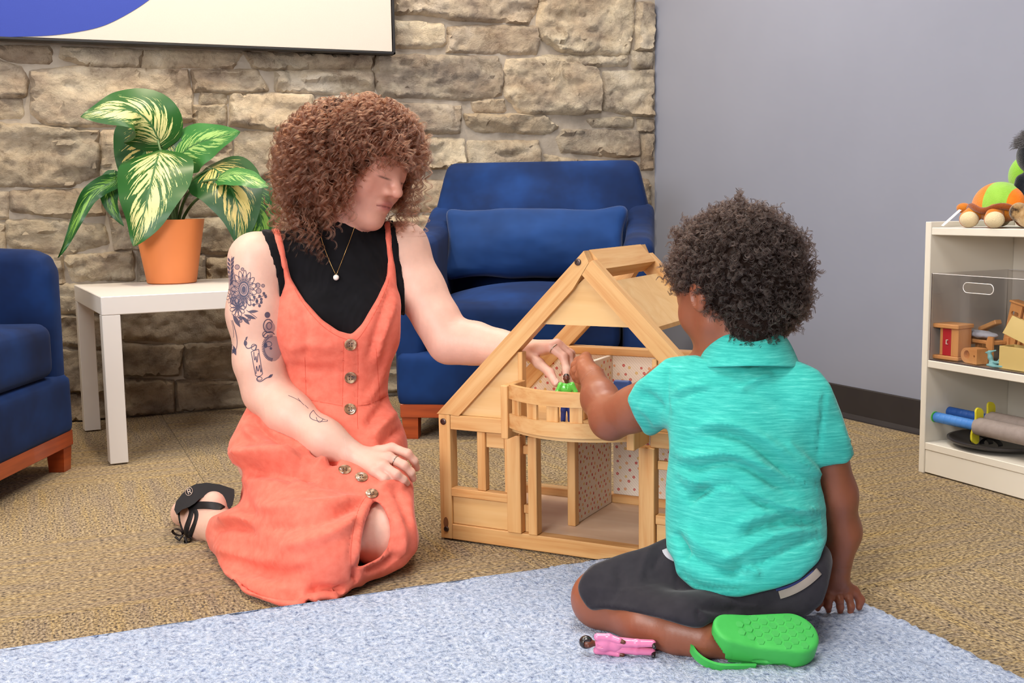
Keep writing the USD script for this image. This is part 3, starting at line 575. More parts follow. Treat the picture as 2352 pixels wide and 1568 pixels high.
# upstairs: rear wall with rail, partition, side panels
hb('attic_rear_wall', .0285, HWD-.0285, HD-.024, HD-.012, EZ+.0005, .372, 'wallpaper_rear', label='wallpapered attic back wall')
hb('attic_rail', .03, HWD-.03, HD-.034, HD-.002, .3725, .389); 
hb('attic_partition', .262, .2715, .135, HD-.0245, .2685, .372, 'wallpaper_side', label='wallpapered attic partition'); hb('attic_post', .258, .276, .115, .1345, .2685, .372)
zl = lambda s: EZ+(s)*((AZ-EZ)/.341)              # outer line of the left slope
k_ = math.hypot(.341, AZ-EZ)/.341
def raf(off0, off1, s0, s1): return [(s0, zl(s0)-off0*k_), (s1, zl(s1)-off0*k_), (s1, zl(s1)-off1*k_), (s0, zl(s0)-off1*k_)]
mir = lambda P: [(HWD-a, b) for a, b in P]
def rafter(d0, d1, right, over):
    P = Polygon(raf(0, .036, -.004, .36)).intersection(sbox(-.004, EZ+.0008, .7, .7))
    P = Polygon([(s, z) for s, z in P.exterior.coords])
    mr = Polygon(mir(raf(0, .036, -.004, .42)))
    lf = Polygon([(-.004, EZ+.0008), (.032, EZ+.0008)]+[(s, zl(s)-.036*k_) for s in (.05, .3175)]+[(.352, .598), (.341+.0005, AZ)])
    rt = Polygon(mir([(-.004, EZ+.0008), (.032, EZ+.0008)]+[(s, zl(s)-.036*k_) for s in (.05, .36)]+[(HWD-.3300, .5765), (HWD-.3535, .5985)]+[(.335-.012, zl(.323))])).buffer(0).difference(lf.buffer(.0006))
    if rt.geom_type != 'Polygon': rt = max(rt.geoms, key=lambda g: g.area)
    obj('rafter', prism(rt if right else lf, d0, d1, 'xzy'), 'pine_r' if right else 'pine_l', house, False)
for d0 in (0, HD-.03):
    rafter(d0, d0+.028, False, True); rafter(d0+.0005, d0+.0285, True, True)
obj('ridge_beam', prism([(.3415, AZ+.001), (.3755, AZ-.036), (.350, AZ-.058), (.318, AZ-.024)], .0288, HD-.0305, 'xzy'), 'pine_y', house, False)
# roof board high on the right slope
q = mir([(.318, zl(.318)-.020), (.318, zl(.318)-.028), (.2225, zl(.2225)-.028), (.2225, zl(.2225)-.020)])
obj('roof_board', prism(Polygon([(HWD-.300, zl(.300)-.020), (HWD-.300, zl(.300)-.029), (HWD-.212, zl(.212)-.029), (HWD-.212, zl(.212)-.020)]).buffer(0), .0288, HD-.0305, 'xzy'), 'plywood', house, False)
obj('gable_panel', prism([(.341, zl(.341)-.052), (.2265, .472), (HWD-.2265, .472)], .012, .020, 'xzy'), 'plywood', house, False)
sd = [(.034, EZ+.0005), (.190, EZ+.0005), (.190, zl(.190)-.0515), (.036, EZ+.001+.0005)]
obj('attic_side_panel', prism(sd, .010, .018, 'xzy'), 'plywood', house, False); obj('attic_side_panel', prism(mir(sd)[::-1], .010, .018, 'xzy'), 'plywood', house, False)
for s0 in (.1905, HWD-.2005): hb('attic_edge_strip', s0, s0+.010, .004, .024, EZ+.0005, zl(.190)-.0525)
# balcony
for s0 in (.195, .463): hb('balcony_bracket', s0, s0+.0155, -.082, -.0005, .250, .357)
def arc(r0, r1, z0, z1, d_end=-.070, d_mid=-.118, a=.2107, b=.4627, n=22):
    s = np.linspace(a, b, n); x = (s-(a+b)/2)/((b-a)/2); d = d_mid+(d_end-d_mid)*x**2
    P = [(p, q+r0) for p, q in zip(s, d)]+[(p, q+r1) for p, q in zip(s[::-1], d[::-1])]; return prism(Polygon(P), z0, z1, 'xyz')
obj('balcony_handrail', arc(-.006, .007, .331, .359), 'pine_x', house, 30); obj('balcony_bottom_rail', arc(-.006, .007, .272, .301), 'pine_x', house, 30)
obj('balcony_deck', prism(Polygon([(.2107, -.0005), (.2107, -.064)]+[(s, -.110+(-.062+.110)*((s-.3367)/.126)**2) for s in np.linspace(.2115, .462, 20)]+[(.4627, -.064), (.4627, -.0005)]), .2705-.008, .2705, 'xyz'), 'plywood', house, 30)
for s in (.232, .279, .3265, .374, .4215, .450)[:6]:
    x = (s-.3367)/.126; d = -.118+.048*x*x; sl = .096*x/.126; hwid = .0125
    bx_ = cbox((-hwid, -.0035, .3005), (hwid, .0035, .3315), .0008); bx_.apply_transform(trimesh.transformations.rotation_matrix(math.atan(sl), [0, 0, 1])); bx_.apply_translation((s, d+.001, 0)); obj('balcony_slat', bx_, 'pine_z', house, False)
# bolts, knots, small nail marks
def bolt(s, z, r=.0068):
    hd = lathe([(0, 0), (r, 0), (r, .0016), (r*.8, .0026), (r*.45, .0026), (r*.4, .0010), (0, .0010)], 24); hd.apply_transform(trimesh.transformations.rotation_matrix(math.pi/2, [1, 0, 0])); hd.apply_translation((s, -.0002, z)); obj('bolt', hd, 'screw_metal', house, 40)
bolt(.329, .599); bolt(.0125, .256); bolt(.0145, .021, .006)
def disc(s, d, z, rx, rz_, m_, ax='y', nm='knot'):
    a = np.linspace(0, 2*np.pi, 18, endpoint=False); obj(nm, prism(Polygon(np.c_[s+rx*np.cos(a), z+rz_*np.sin(a)]), d-.0004, d+.0002, 'xzy'), m_, house, False)
disc(.0135, 0, .035, .006, .012, 'knot')
# printed flowers of the wallpaper: five petals round a centre, red, orange and yellow in turn
def flower(r, q=0):
    a = np.arange(5)*2*math.pi/5+q; return shapely.union_all([shapely.Point(r*.62*math.cos(t), r*.62*math.sin(t)).buffer(r*.42, 4) for t in a]).difference(shapely.Point(0, 0).buffer(r*.3, 4))
def flowers(nm, place, u0, u1, v0, v1, seed, step=.0215):
    r = np.random.default_rng(seed); out = {'print_red': [], 'print_orange': [], 'print_yellow': []}; k = 0
    for j, v in enumerate(np.arange(v0+step*.5, v1-.006, step*.72)):
        for u in np.arange(u0+step*(.3+.5*(j % 2)), u1-.005, step):
            p = flower(.0034 if k % 3 != 2 else .0030, r.uniform(0, 6)); c_ = ('print_red', 'print_orange', 'print_red', 'print_yellow')[k % 4]; k += 1
            uu, vv = u+r.uniform(-.004, .004), v+r.uniform(-.004, .004)
            for g in getattr(p, 'geoms', [p]): out[c_].append(place(shapely.affinity.translate(g, uu, vv)))
    for c_, ms in out.items():
        if ms: obj(nm, cat_(*ms), c_, house, False, kind='stuff')
import shapely.affinity
rear = HD-.024
flowers('printed_flowers', lambda g: prism(g, rear-.0003, rear+.0002, 'xzy'), .275, .65, .055, .245, 1)
flowers('printed_flowers', lambda g: prism(g, rear-.0003, rear+.0002, 'xzy'), .03, .65, .275, .368, 2)
flowers('printed_flowers', lambda g: prism(g, .2713, .2718, 'yzx'), .118, .305, .035, .255, 3, .018)
flowers('printed_flowers', lambda g: prism(g, .2713, .2718, 'yzx'), .137, .312, .272, .368, 4, .018)

FG = hw(.287, .032, .2689)
# small things standing upstairs
mat('toy_blue', '#3f66b8', rough=.4); mat('toy_red', '#b5161c', rough=.4); mat('toy_white', '#d9d2c6', rough=.5); mat('toy_dark', '#3a1d18', rough=.4)
def at_house(s, d, z): return hw(s, d, z)
t = thing('toy_chair', 'small blue toy chair upstairs in the dollhouse, half hidden by the child\'s arm', 'toy chair', at_house(.375, .10, .2686), -HAZ)
f = Field((-.03, -.03, 0), (.03, .03, .085), .0016); f.rbox((0, 0, .032), (.020, .019, .010), .006); f.rbox((0, .016, .055), (.020, .006, .026), .006, rotm(-8), k=.004); f.rbox((-.019, 0, .042), (.005, .018, .016), .005, k=.003); f.rbox((.019, 0, .042), (.005, .018, .016), .005, k=.003)
obj('seat', f.mesh(), 'toy_blue', t, True)
for x in (-.015, .015):
    for y in (-.013, .013): obj('leg', trimesh.creation.cylinder(.0028, .024, sections=10, transform=trimesh.transformations.translation_matrix((x, y, .012))), 'toy_dark', t, True)
t = thing('toy_shelf', 'tiny wooden toy shelf with white top upstairs in the dollhouse', 'toy shelf', at_house(.318, .085, .2686), -HAZ)
for x in (-.012, .012): obj('side_panel', cbox((x-.002, -.012, 0), (x+.002, .012, .050), .0006), 'pine_z', t, False)
obj('top', cbox((-.017, -.015, .0503), (.017, .015, .0545), .001), 'toy_white', t, False); obj('shelf', cbox((-.0098, -.012, .02), (.0098, .012, .023), .0006), 'pine_x', t, False)
t = thing('toy_block', 'tiny red block on the white top of the toy shelf', 'toy block', at_house(.314, .082, .0545+.2689), -HAZ); obj('block', cbox((-.0045, -.0045, 0), (.0045, .0045, .009), .0008), 'toy_red', t, False)
# ------------------------------------------------------------------ white shelf unit on the right, with bin and toys (local: x along the front towards the camera's right, y into the depth, z up)
sp = onz(2108.7, 1083.0); SROT = -88.0
sx_ = np.array([math.cos(math.radians(SROT)), math.sin(math.radians(SROT)), 0]); sy_ = np.array([-sx_[1], sx_[0], 0])
SP = np.array([sp[0], sp[1], 0.0])
def sw(x, y, z): return SP+sx_*x+sy_*y+np.array([0, 0, z])
def sl(px, py, y):                     # pixel to shelf coordinates (x, z) on the plane at depth y
    q = onpl(px, py, SP+sy_*y, sy_)-SP; return float(q@sx_), float(q[2])
SH = sl(2131, 509, 0)[1]; SWD, SDP, TH = .80, .305, .019
zt = sl(2200, 523.5, 0)[1]; zm = sl(2200, 838, 0)[1]; zb = sl(2200, 1034, 0)[1]
unit = thing('shelf_unit', 'white open shelf unit with three compartments of toys against the grey wall', 'shelf', tuple(SP), SROT)
ub = lambda nm, *a, **k: obj(nm, cbox(*a), k.get('m', 'shelf_laminate'), unit, False)
ub('side_panel', (0, 0, 0), (TH, SDP, SH)); ub('side_panel', (SWD-TH, 0, 0), (SWD, SDP, SH))
ub('back_panel', (TH+.0003, SDP-.010, .02), (SWD-TH-.0003, SDP-.002, SH))
ub('top_board', (TH+.0003, .002, zt-.019), (SWD-TH-.0003, SDP-.0105, zt)); ub('shelf', (TH+.0003, .002, zm-.019), (SWD-TH-.0003, SDP-.0105, zm)); ub('bottom_shelf', (TH+.0003, .001, zb-.019), (SWD-TH-.0003, SDP-.0105, zb))
ub('kick_board', (TH+.0003, .003, .003), (SWD-TH-.0003, .020, zb-.0195))
# clear acrylic bin
N = {'t': ('transparent_bsdf', dict(color=(.965, .955, .957))), 'g': ('glossy_bsdf', dict(roughness=.04, color=(.9, .9, .9))), 'lw': ('layer_weight', dict(blend=.5)), 'pw': ('math', dict(math_type='power', value2=4.)), 'f': ('math', dict(math_type='multiply_add', value2=.6, value3=.035)), 'm': ('mix_closure', {})}
MATS['acrylic'] = usdkit.material(stage, '/World/Looks/acrylic', N, [('lw.facing', 'pw.value1'), ('pw.value', 'f.value1'), ('f.value', 'm.fac'), ('t.BSDF', 'm.closure1'), ('g.BSDF', 'm.closure2')], surface='m.closure')
mat('acrylic_edge', '#4a4246', rough=.25, spec=.6); mat('acrylic_bright', '#e9e6e6', rough=.15, spec=.8)  # dark and bright tones of the clear edges are put into these colours
BW, BD, BH = .50, .27, sl(2137, 624, .0)[1]-zm-.004
bx0 = TH+.004; bn = thing('storage_bin', 'clear acrylic bin with oval hand hole full of wooden toys on the middle shelf', 'bin', tuple(sw(bx0, .006, zm+.0006)), SROT)
c0, c1 = sl(2213, 662, .006), sl(2282, 664, .006); hc = ((c0[0]+c1[0])/2-bx0, (c0[1]+c1[1])/2-zm); hl = (c1[0]-c0[0])/2
hole = LineString([(hc[0]-hl+.012, hc[1]), (hc[0]+hl-.012, hc[1])]).buffer(.0125, 8)
wl = .0028
obj('front_panel', prism(sbox(0, 0, BW, BH).difference(hole), 0, wl, 'xzy'), 'acrylic', bn, False)
obj('rear_panel', cbox((0, BD-wl, 0), (BW, BD, BH), .0003), 'acrylic', bn, False)
for x in (0, BW-wl): obj('side_panel', cbox((x, wl+.0001, wl), (x+wl, BD-wl-.0001, BH), .0003), 'acrylic', bn, False)
obj('base', cbox((wl, wl, 0), (BW-wl, BD-wl, wl), .0003), 'acrylic', bn, False)
obj('bottom_edge', cbox((0, -.0012, 0), (BW, 0, .0032), .0004), 'acrylic_edge', bn, False, label='bottom edge of the clear bin, its shade put in as a dark strip'); obj('corner_edge', cbox((-.0012, -.0012, 0), (.0006, .0, BH), .0003), 'acrylic_edge', bn, False, label='dark corner edge of the clear bin')  # the dark bottom strip paints shade along the clear bin
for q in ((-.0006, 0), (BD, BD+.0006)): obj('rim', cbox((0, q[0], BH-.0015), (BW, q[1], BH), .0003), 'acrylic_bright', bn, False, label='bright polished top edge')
ring = np.array(hole.exterior.coords)[:-1]
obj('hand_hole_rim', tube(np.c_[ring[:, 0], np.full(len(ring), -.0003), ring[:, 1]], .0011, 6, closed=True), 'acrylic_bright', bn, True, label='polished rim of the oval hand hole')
# toys in the bin. each is placed by its foot on the bin's floor; ZF = that floor
ZF = zm+.0038
mat('toy_wood_x', '#c88a50', '#dca468', .5, 3, (1.5, 14, 14), detail=4, obj_rand=.05); mat('toy_wood_z', '#c4854b', '#d89d60', .5, 3, (14, 14, 1.5), detail=4, obj_rand=.05); mat('toy_wood_dark', '#8a5a30', '#7a4e28', .6, 20)
mat('fridge_red', '#b81f2e', rough=.4); mat('handle_white', '#e6d6cb', rough=.5); mat('toy_yellow', '#e3cb84', '#dcc37c', .5, 5); mat('toy_yellow_in', '#cdb26a', rough=.6); mat('toy_teal', '#7fbcc0', rough=.45); mat('grey_cloth', '#9aa0ae', '#a9aebb', .9, 30, bump=.4, bscale=300, bdist=.001)
def toy(nm, label, cat, px, py, y, rz=0, z=None, rot=None):
    x, zz = sl(px, py, y); z = ZF if z is None else z
    return thing(nm, label, cat, tuple(sw(x, y, z)), SROT+rz) if rot is None else thing(nm, label, cat, tuple(sw(x, y, z)), rot=rot)
def tb(t, nm, lo, hi, m_, c=.001, label=None): return obj(nm, cbox(lo, hi, c), m_, t, False, label=label)
PXM = float((sw(.1, .06, zm)-EYE)@FW)/FPX        # metres per pixel here
# red-doored toy refrigerator: about 80 px wide, 92 px tall
t = toy('toy_refrigerator', 'wooden toy refrigerator with a red door inside the clear bin', 'toy refrigerator', 2188, 800, .055, 8)
w, h, dp = .050, .092, .052
tb(t, 'base_board', (-w*.75, -.032, 0), (w*.78, .032, .010), 'toy_wood_x', .002); tb(t, 'top_board', (-w*.75, -.034, h-.011), (w*.78, .032, h), 'toy_wood_x', .002)
tb(t, 'side_post', (-.0215, -.024, .0102), (-.0125, .026, h-.0112), 'toy_wood_z'); tb(t, 'side_post', (.0145, -.028, .0102), (.036, .026, h-.0112), 'toy_wood_z'); tb(t, 'rear_post', (-.031, .008, .0102), (-.0255, .022, h-.0112), 'toy_wood_z')
tb(t, 'door', (-.0122, -.026, .0105), (.0142, -.019, h-.0115), 'fridge_red', label='red door panel')
obj('handle', cat_(cbox((.000, -.030, .040), (.0018, -.026, .052), .0004), cbox((.0, -.030, .0505), (.006, -.0262, .052), .0004), cbox((.0, -.030, .040), (.006, -.0262, .0415), .0004)), 'handle_white', t, False, label='small white bracket handle')
# rounded wooden block with a basin (toy washbasin)
t = toy('toy_basin', 'rounded wooden toy washbasin lying on its side inside the clear bin', 'toy basin', 2240, 815, .045, -6)
bp_ = shapely.union_all([shapely.Point(-.012, .019).buffer(.019, 16), sbox(-.012, 0, .026, .038)]); bs = bp_.difference(shapely.Point(-.010, .021).buffer(.0105, 12)).difference(shapely.Point(.0165, .019).buffer(.0030, 8))
obj('body', cat_(prism(bs, -.018, -.008, 'xzy'), prism(bp_, -.008, .016, 'xzy')), 'toy_wood_x', t, False); obj('drain', prism(shapely.Point(-.010, .021).buffer(.0012, 6), -.0084, -.0078, 'xzy'), 'toy_wood_dark', t, False)
# wooden toy bench / sofa frame behind
t = toy('toy_sofa', 'wooden toy sofa frame with an arched leg behind the basin in the clear bin', 'toy sofa', 2262, 806, .115, -4)
tb(t, 'seat', (-.034, -.02, .042), (.046, .025, .052), 'toy_wood_x', .002); tb(t, 'arm', (-.046, -.024, .036), (-.033, .026, .062), 'toy_wood_z', .003); tb(t, 'rear_leg', (-.045, .008, 0), (-.033, .024, .0358), 'toy_wood_z', .002)
lg = Polygon([(.030, 0), (.052, 0), (.052, .064), (.036, .064), (.030, .050)]).difference(shapely.Point(.024, .022).buffer(.016, 10)); lg = lg if lg.geom_type == 'Polygon' else max(lg.geoms, key=lambda g: g.area)
obj('arched_leg', prism(lg, -.026, -.0205, 'xzy'), 'toy_wood_z', t, False)
tb(t, 'rear_leg', (.036, .0255, 0), (.050, .032, .060), 'toy_wood_z')
t = toy('toy_cushion', 'small grey cloth cushion on the toy sofa in the clear bin', 'toy cushion', 2256, 750, .112, 0, ZF+.0535)
f = Field((-.05, -.03, -.02), (.05, .03, .03), .002); f.ell((.008, 0, .010), (.040, .022, .009)); f.ell((-.022, 0, .0125), (.022, .018, .006), k=.01); cm_ = f.mesh(); cm_.vertices += vnormals(cm_)*((meshkit.fbm(cm_.vertices*90, 2)-.5)*.004)[:, None]; obj('cover', cm_, 'grey_cloth', t, True)
# plank lying behind, cabinet with oval holes
t = thing('toy_plank', 'long wooden toy plank leaning in the back of the clear bin', 'toy plank', tuple(sw(sl(2258, 745, .19)[0], .19, ZF)), SROT)
pl_ = cbox((-.055, -.012, -.006), (.055, .012, .006), .002); pl_.apply_transform(trimesh.transformations.euler_matrix(0, math.radians(-24), 0)); pl_.apply_translation((0, 0, .068)); obj('plank', pl_, 'toy_wood_x', t, False); tb(t, 'foot', (-.01, -.01, 0), (.01, .01, .064), 'toy_wood_z')
t = thing('toy_cabinet', 'tilted wooden toy cabinet with oval hand holes at the right of the clear bin', 'toy cabinet', tuple(sw(sl(2318, 720, .15)[0], .15, ZF)), rot=(0, 0, SROT))
A_ = trimesh.transformations.euler_matrix(0, math.radians(12), 0); A_[:3, 3] = (0, 0, .006)
ft = sbox(-.020, .0, .016, .142)
for zz in (.088, .117): ft = ft.difference(LineString([(-.008, zz), (.004, zz)]).buffer(.0055, 6))
for nm, mm in (('side', prism(ft, -.006, .0, 'xzy')), ('post', cbox((.022, -.006, 0), (.030, .0, .14))), ('post', cbox((.040, -.006, 0), (.050, .0, .14))), ('rear_board', cbox((-.020, .012, 0), (.06, .018, .14))), ('top', cbox((-.024, -.010, .1425), (.064, .022, .148)))):
    mm.apply_transform(A_); obj(nm, mm, 'toy_wood_z', t, False)
# yellow toy drawers
def ybox(t, w, d, h):
    th_ = .003
    obj('front', cbox((-w/2, -d/2, 0), (w/2, -d/2+th_, h), .0006), 'toy_yellow', t, False); obj('rear', cbox((-w/2, d/2-th_, 0), (w/2, d/2, h), .0006), 'toy_yellow', t, False)
    for x in (-w/2, w/2-th_): obj('side', cbox((x, -d/2+th_+.0002, 0), (x+th_, d/2-th_-.0002, h), .0006), 'toy_yellow', t, False)
    obj('bottom', cbox((-w/2+th_+.0002, -d/2+th_+.0002, 0), (w/2-th_-.0002, d/2-th_-.0002, th_), .0006), 'toy_yellow_in', t, False)
t = toy('toy_box', 'pale yellow toy box standing at the front right of the clear bin', 'toy box', 2345, 838, .050, 0, ZF); ybox(t, .088, .05, .055)
t = thing('toy_box', 'pale yellow open toy box tilted on top of the other yellow box', 'toy box', tuple(sw(sl(2340, 770, .05)[0], .052, ZF+.0685)), rot=(-14, 22, SROT+14)); ybox(t, .070, .05, .048)
# teal toy rocking animal
t = toy('toy_rocker', 'small teal plastic toy rocking chair in front of the yellow box', 'toy rocker', 2283, 826, .030, 10)
f = Field((-.03, -.02, 0), (.04, .02, .05), .0013)
for y in (-.008, .008): f.chain([(-.012, y, .0045), (.004, y, .0028), (.028, y, .0045)], [.0028]*3, .002)
f.chain([(-.004, 0, .006), (-.010, 0, .022), (-.013, 0, .034)], [.0050, .0055, .0045], .004); f.bone((-.013, 0, .035), (-.022, 0, .033), .0042, .0022, .003); f.bone((-.012, 0, .036), (.004, 0, .041), .0028, .0016, .003)
f.ell((.012, 0, .012), (.016, .009, .0035), k=.004); f.bone((.012, -.006, .012), (.019, -.006, .022), .0024, .002, .002); f.bone((-.008, 0, .010), (.006, 0, .006), .004, .004, .003); f.bone((-.004, 0, .006), (-.004, 0, .004), .008, .007, .003)
obj('body', f.mesh(), 'toy_teal', t, True)
# lower compartment: round black tray, toy swords
mat('black_plastic', '#2c2a2c', '#363335', .38, 25, bump=.1, bscale=200, bdist=.0005); mat('strap_black', '#1e1d1f', rough=.6)
tx, tzz = sl(2262, 1003, .145); TR = .128
tray = thing('toy_shield', 'round black plastic toy shield lying on the lowest shelf under the toy swords', 'toy shield', tuple(sw(.152, .124, zb+.0006)), SROT)
obj('disc', lathe([(0, .002), (.05, .0025), (TR-.03, .006), (TR-.006, .012), (TR, .018), (TR, .021), (TR-.006, .0215), (TR-.014, .0165), (TR-.035, .011), (.05, .0072), (0, .0065)], 72), 'black_plastic', tray, 35)
for a0, xx in ((0, -.012), (1, .018)):
    P_ = spline([(xx-.02, -.06, .012), (xx-.016, -.062, .022), (xx, -.055, .030), (xx+.016, -.045, .022), (xx+.02, -.042, .012)], 16); st_ = []
    for p in P_: st_ += [p+[0, -.008, 0], p+[0, .008, 0]]
    v = np.array(st_); F_ = []
    for i in range(len(P_)-1): F_ += [[2*i, 2*i+1, 2*i+3], [2*i, 2*i+3, 2*i+2]]
    obj('strap_loop', trimesh.Trimesh(np.vstack([v, v+[0, 0, .002]]), F_+[[a+len(v), c+len(v), b+len(v)] for a, b, c in F_], process=False), 'strap_black', tray, True)
mat('grip_blue', '#3f7fd0', '#4a89d8', .5, 20); mat('grip_blue_dark', '#1f56a8', rough=.5); mat('guard_yellow', '#d6cf2e', '#cfc428', .5, 10); mat('cap_green', '#57c257', rough=.5); mat('foam_grey', '#8d817d', '#9a8e89', .85, 60, bump=.2, bscale=300, bdist=.001)
def sword(loc, rz, tilt, label, grip, blade_l=.32):
    t = thing('toy_sword', label, 'toy sword', loc, rot=(0, tilt, SROT+rz))
    pr = [(0, 0)]; L_ = .134
    for i, zz in enumerate(np.linspace(.002, L_-.001, 57)): pr.append((.0135-.0008*(abs(math.sin(i*math.pi/8)) < .25), zz))
    g = lathe(pr+[(0, L_)], 28); g.apply_transform(trimesh.transformations.rotation_matrix(math.pi/2, [0, 1, 0])); obj('grip', g, grip, t, 40)
    c_ = trimesh.creation.cylinder(.0142, .0025, sections=28); c_.apply_transform(trimesh.transformations.rotation_matrix(math.pi/2, [0, 1, 0])); c_.apply_translation((-.0014, 0, 0)); obj('end_cap', c_, 'cap_green', t, 40, label='green end cap')
    gp = LineString([(0, -.034), (0, .034)]).buffer(.0125, 10); gm = prism(gp, L_+.0003, L_+.0058, 'yzx'); gm = trimesh.remesh.subdivide_to_size(gm.vertices, gm.faces, .012); gm = trimesh.Trimesh(*gm, process=False); v = gm.vertices
    v[:, 0] += .006*np.sin(v[:, 2]*60)*(np.abs(v[:, 2]) > .01); obj('guard', gm, 'guard_yellow', t, 40, label='flat yellow guard')
    bl_ = trimesh.creation.cylinder(.0225, blade_l, sections=32); bl_.apply_transform(trimesh.transformations.rotation_matrix(math.pi/2, [0, 1, 0])); bl_.apply_translation((L_+.0063+blade_l/2, 0, 0)); obj('blade', bl_, 'foam_grey', t, 40, label='grey foam blade')
    return t
gxz = sl(2149, 957, .034); sword(tuple(sw(gxz[0], .034, gxz[1])), 0, .0, 'toy sword with light blue grip and yellow guard lying on the black shield', 'grip_blue', .32)
gx2 = sl(2176, 944, .085); sword(tuple(sw(gx2[0], .085, gx2[1])), 0, 0, 'second toy sword with dark blue grip lying behind the first one', 'grip_blue_dark', .28)

# ------------------------------------------------------------------ plush animals on top of the shelf
def plush_mat(nm, c1, c2, **k): mat(nm, c1, c2, .95, 30, sheen=.4, spec=.1, bump=.9, bscale=420, bdist=.002, **k)
plush_mat('plush_orange', '#f0781c', '#f78a2a'); plush_mat('plush_green', '#8dbf45', '#9bcc52'); plush_mat('plush_brown', '#7e3c18', '#8f4a22'); plush_mat('plush_tan', '#c0701f', '#cd8030'); plush_mat('plush_cream', '#d8c49c', '#e0cea8'); plush_mat('plush_lime', '#84bd3c', '#8ec645'); plush_mat('plush_black', '#15181f', '#1d222b'); plush_mat('plush_grey', '#4a474a', '#6a6668'); plush_mat('plush_leopard', '#8a6a44', '#d9c6a0', ramp=[(.35, '#3c2a1c'), (.45, '#a58358'), (.7, '#c9ae82')]); mat('tag_white', '#eceaf0', rough=.6); mat('tag_print', '#b0506a', rough=.6)
TX, TZ_ = sl(2278, 524, .055); sc = float((sw(TX, .06, zt)-EYE)@FW)/FPX       # metres per photo pixel
turtle = thing('plush_turtle', 'plush turtle with orange and green shell and cream feet on top of the white shelf', 'plush toy', tuple(sw(TX, .075, zt+.0005)), SROT)
S = sc
def tf(lo, hi): return Field(np.array(lo)*S, np.array(hi)*S, 1.1*S)
f = tf((-90, -65, 10), (95, 65, 115)); f.ell((4*S, 0, 48*S), (70*S, 48*S, 56*S)); f.clip((0, 0, -1), (0, 0, 44*S)); shell = f.mesh()
v = shell.vertices; ang = v[:, 0]/S
fc = shell.triangles_center/S
reg = {'orange': fc[:, 0] < -4, 'green': (fc[:, 0] >= -4) & (fc[:, 0] < 52), 'orange2': fc[:, 0] >= 52}
for nm, mm in (('orange', 'plush_orange'), ('green', 'plush_green'), ('orange2', 'plush_orange')):
    sub = trimesh.Trimesh(shell.vertices, shell.faces[reg[nm]], process=False); sub.remove_unreferenced_vertices(); obj('shell_patch', sub, mm, turtle, True, label={'orange': 'orange shell patch', 'green': 'green shell patch', 'orange2': 'orange front shell patch'}[nm])
a = np.linspace(0, 2*np.pi, 80, endpoint=False); rim = np.c_[4*S+(74*S)*np.cos(a), 52*S*np.sin(a), 44*S+5*S*np.sin(a*5)]; obj('shell_rim', tube(rim, 7.5*S, 8, True), 'plush_brown', turtle, True)
f = tf((-95, -70, 0), (95, 70, 60)); f.ell((4*S, 0, 36*S), (62*S, 40*S, 24*S)); obj('body', f.mesh(), 'plush_tan', turtle, True)
for x, y in ((-44, -44), (34, -50), (-46, 40), (36, 44)):
    f = tf((x-40, y-40, 0), (x+45, y+40, 62)); f.bone((x*.75*S, y*.7*S, 38*S), ((x-2)*S, (y)*S, 20*S), 19*S, 20*S, .01); lg_ = obj('leg', f.mesh(), 'plush_tan', turtle, True)
    f = tf((x-45, y-60, -2), (x+50, y+40, 45)); f.ell(((x+10)*S, (y-9 if y < 0 else y+9)*S, 19*S), (23*S, 18*S, 18.5*S)); obj('foot_pad', f.mesh(), 'plush_cream', turtle, True)
f = tf((-110, -60, 20), (-40, 10, 75)); f.ell((-74*S, -30*S, 45*S), (17*S, 15*S, 12*S)); obj('tail', f.mesh(), 'plush_tan', turtle, True)
tg = np.array([(-72, -46, 42), (-66, -44, 40), (-100, -64, 3), (-112, -60, 4)])*S; tm = trimesh.Trimesh(np.vstack([tg, tg+[0, -.0006, .0004]]), [[0, 1, 2], [0, 2, 3], [4, 6, 5], [4, 7, 6], [0, 4, 5], [0, 5, 1], [1, 5, 6], [1, 6, 2], [2, 6, 7], [2, 7, 3], [3, 7, 4], [3, 4, 0]], process=False)
obj('fabric_tag', tm, 'tag_white', turtle, False, label='small white fabric tag')
# plush toys at the right edge (cut by the frame)
gx_, _z = sl(2352, 430, .10)
lime = thing('plush_lime_toy', 'lime green plush toy behind the turtle, cut off by the right edge', 'plush toy', tuple(sw(sl(2345, 500, .195)[0]+.004, .195, zt+.0005)), SROT)
f = tf((-60, -55, 0), (90, 60, 175)); f.ell((22*S, 0, 50*S), (34*S, 36*S, 50*S)); f.ell((12*S, -4*S, 118*S), (44*S, 36*S, 48*S), k=.02); obj('body', f.mesh(), 'plush_lime', lime, True)
gor = thing('plush_black_toy', 'black plush toy with shaggy grey crown at the right edge of the shelf top', 'plush toy', tuple(sw(sl(2377, 470, .115)[0], .115, zt+.0005)), SROT)
f = tf((-70, -60, 0), (80, 60, 255)); f.ell((8*S, 4*S, 70*S), (46*S, 40*S, 70*S)); f.ell((2*S, 0, 160*S), (46*S, 42*S, 42*S), k=.01); f.bone((-18*S, -22*S, 105*S), (-30*S, -34*S, 30*S), 15*S, 14*S, .012); obj('body', f.mesh(), 'plush_black', gor, True)
r_ = np.random.default_rng(5); pts, wd, cnt = [], [], []
for i in range(1500):
    d = r_.normal(size=3); d[2] = abs(d[2])+.15; d /= np.linalg.norm(d); b = np.array([2, 0, 175])*S+d*np.array([44, 40, 42])*S; l = r_.uniform(10, 20)*S
    for q in range(4): pts.append(b+(d+np.array([r_.normal(0, .12), r_.normal(0, .12), -.12*q]))*l*q/3); wd.append(.0011*(1-q/4.5))
    cnt.append(4)
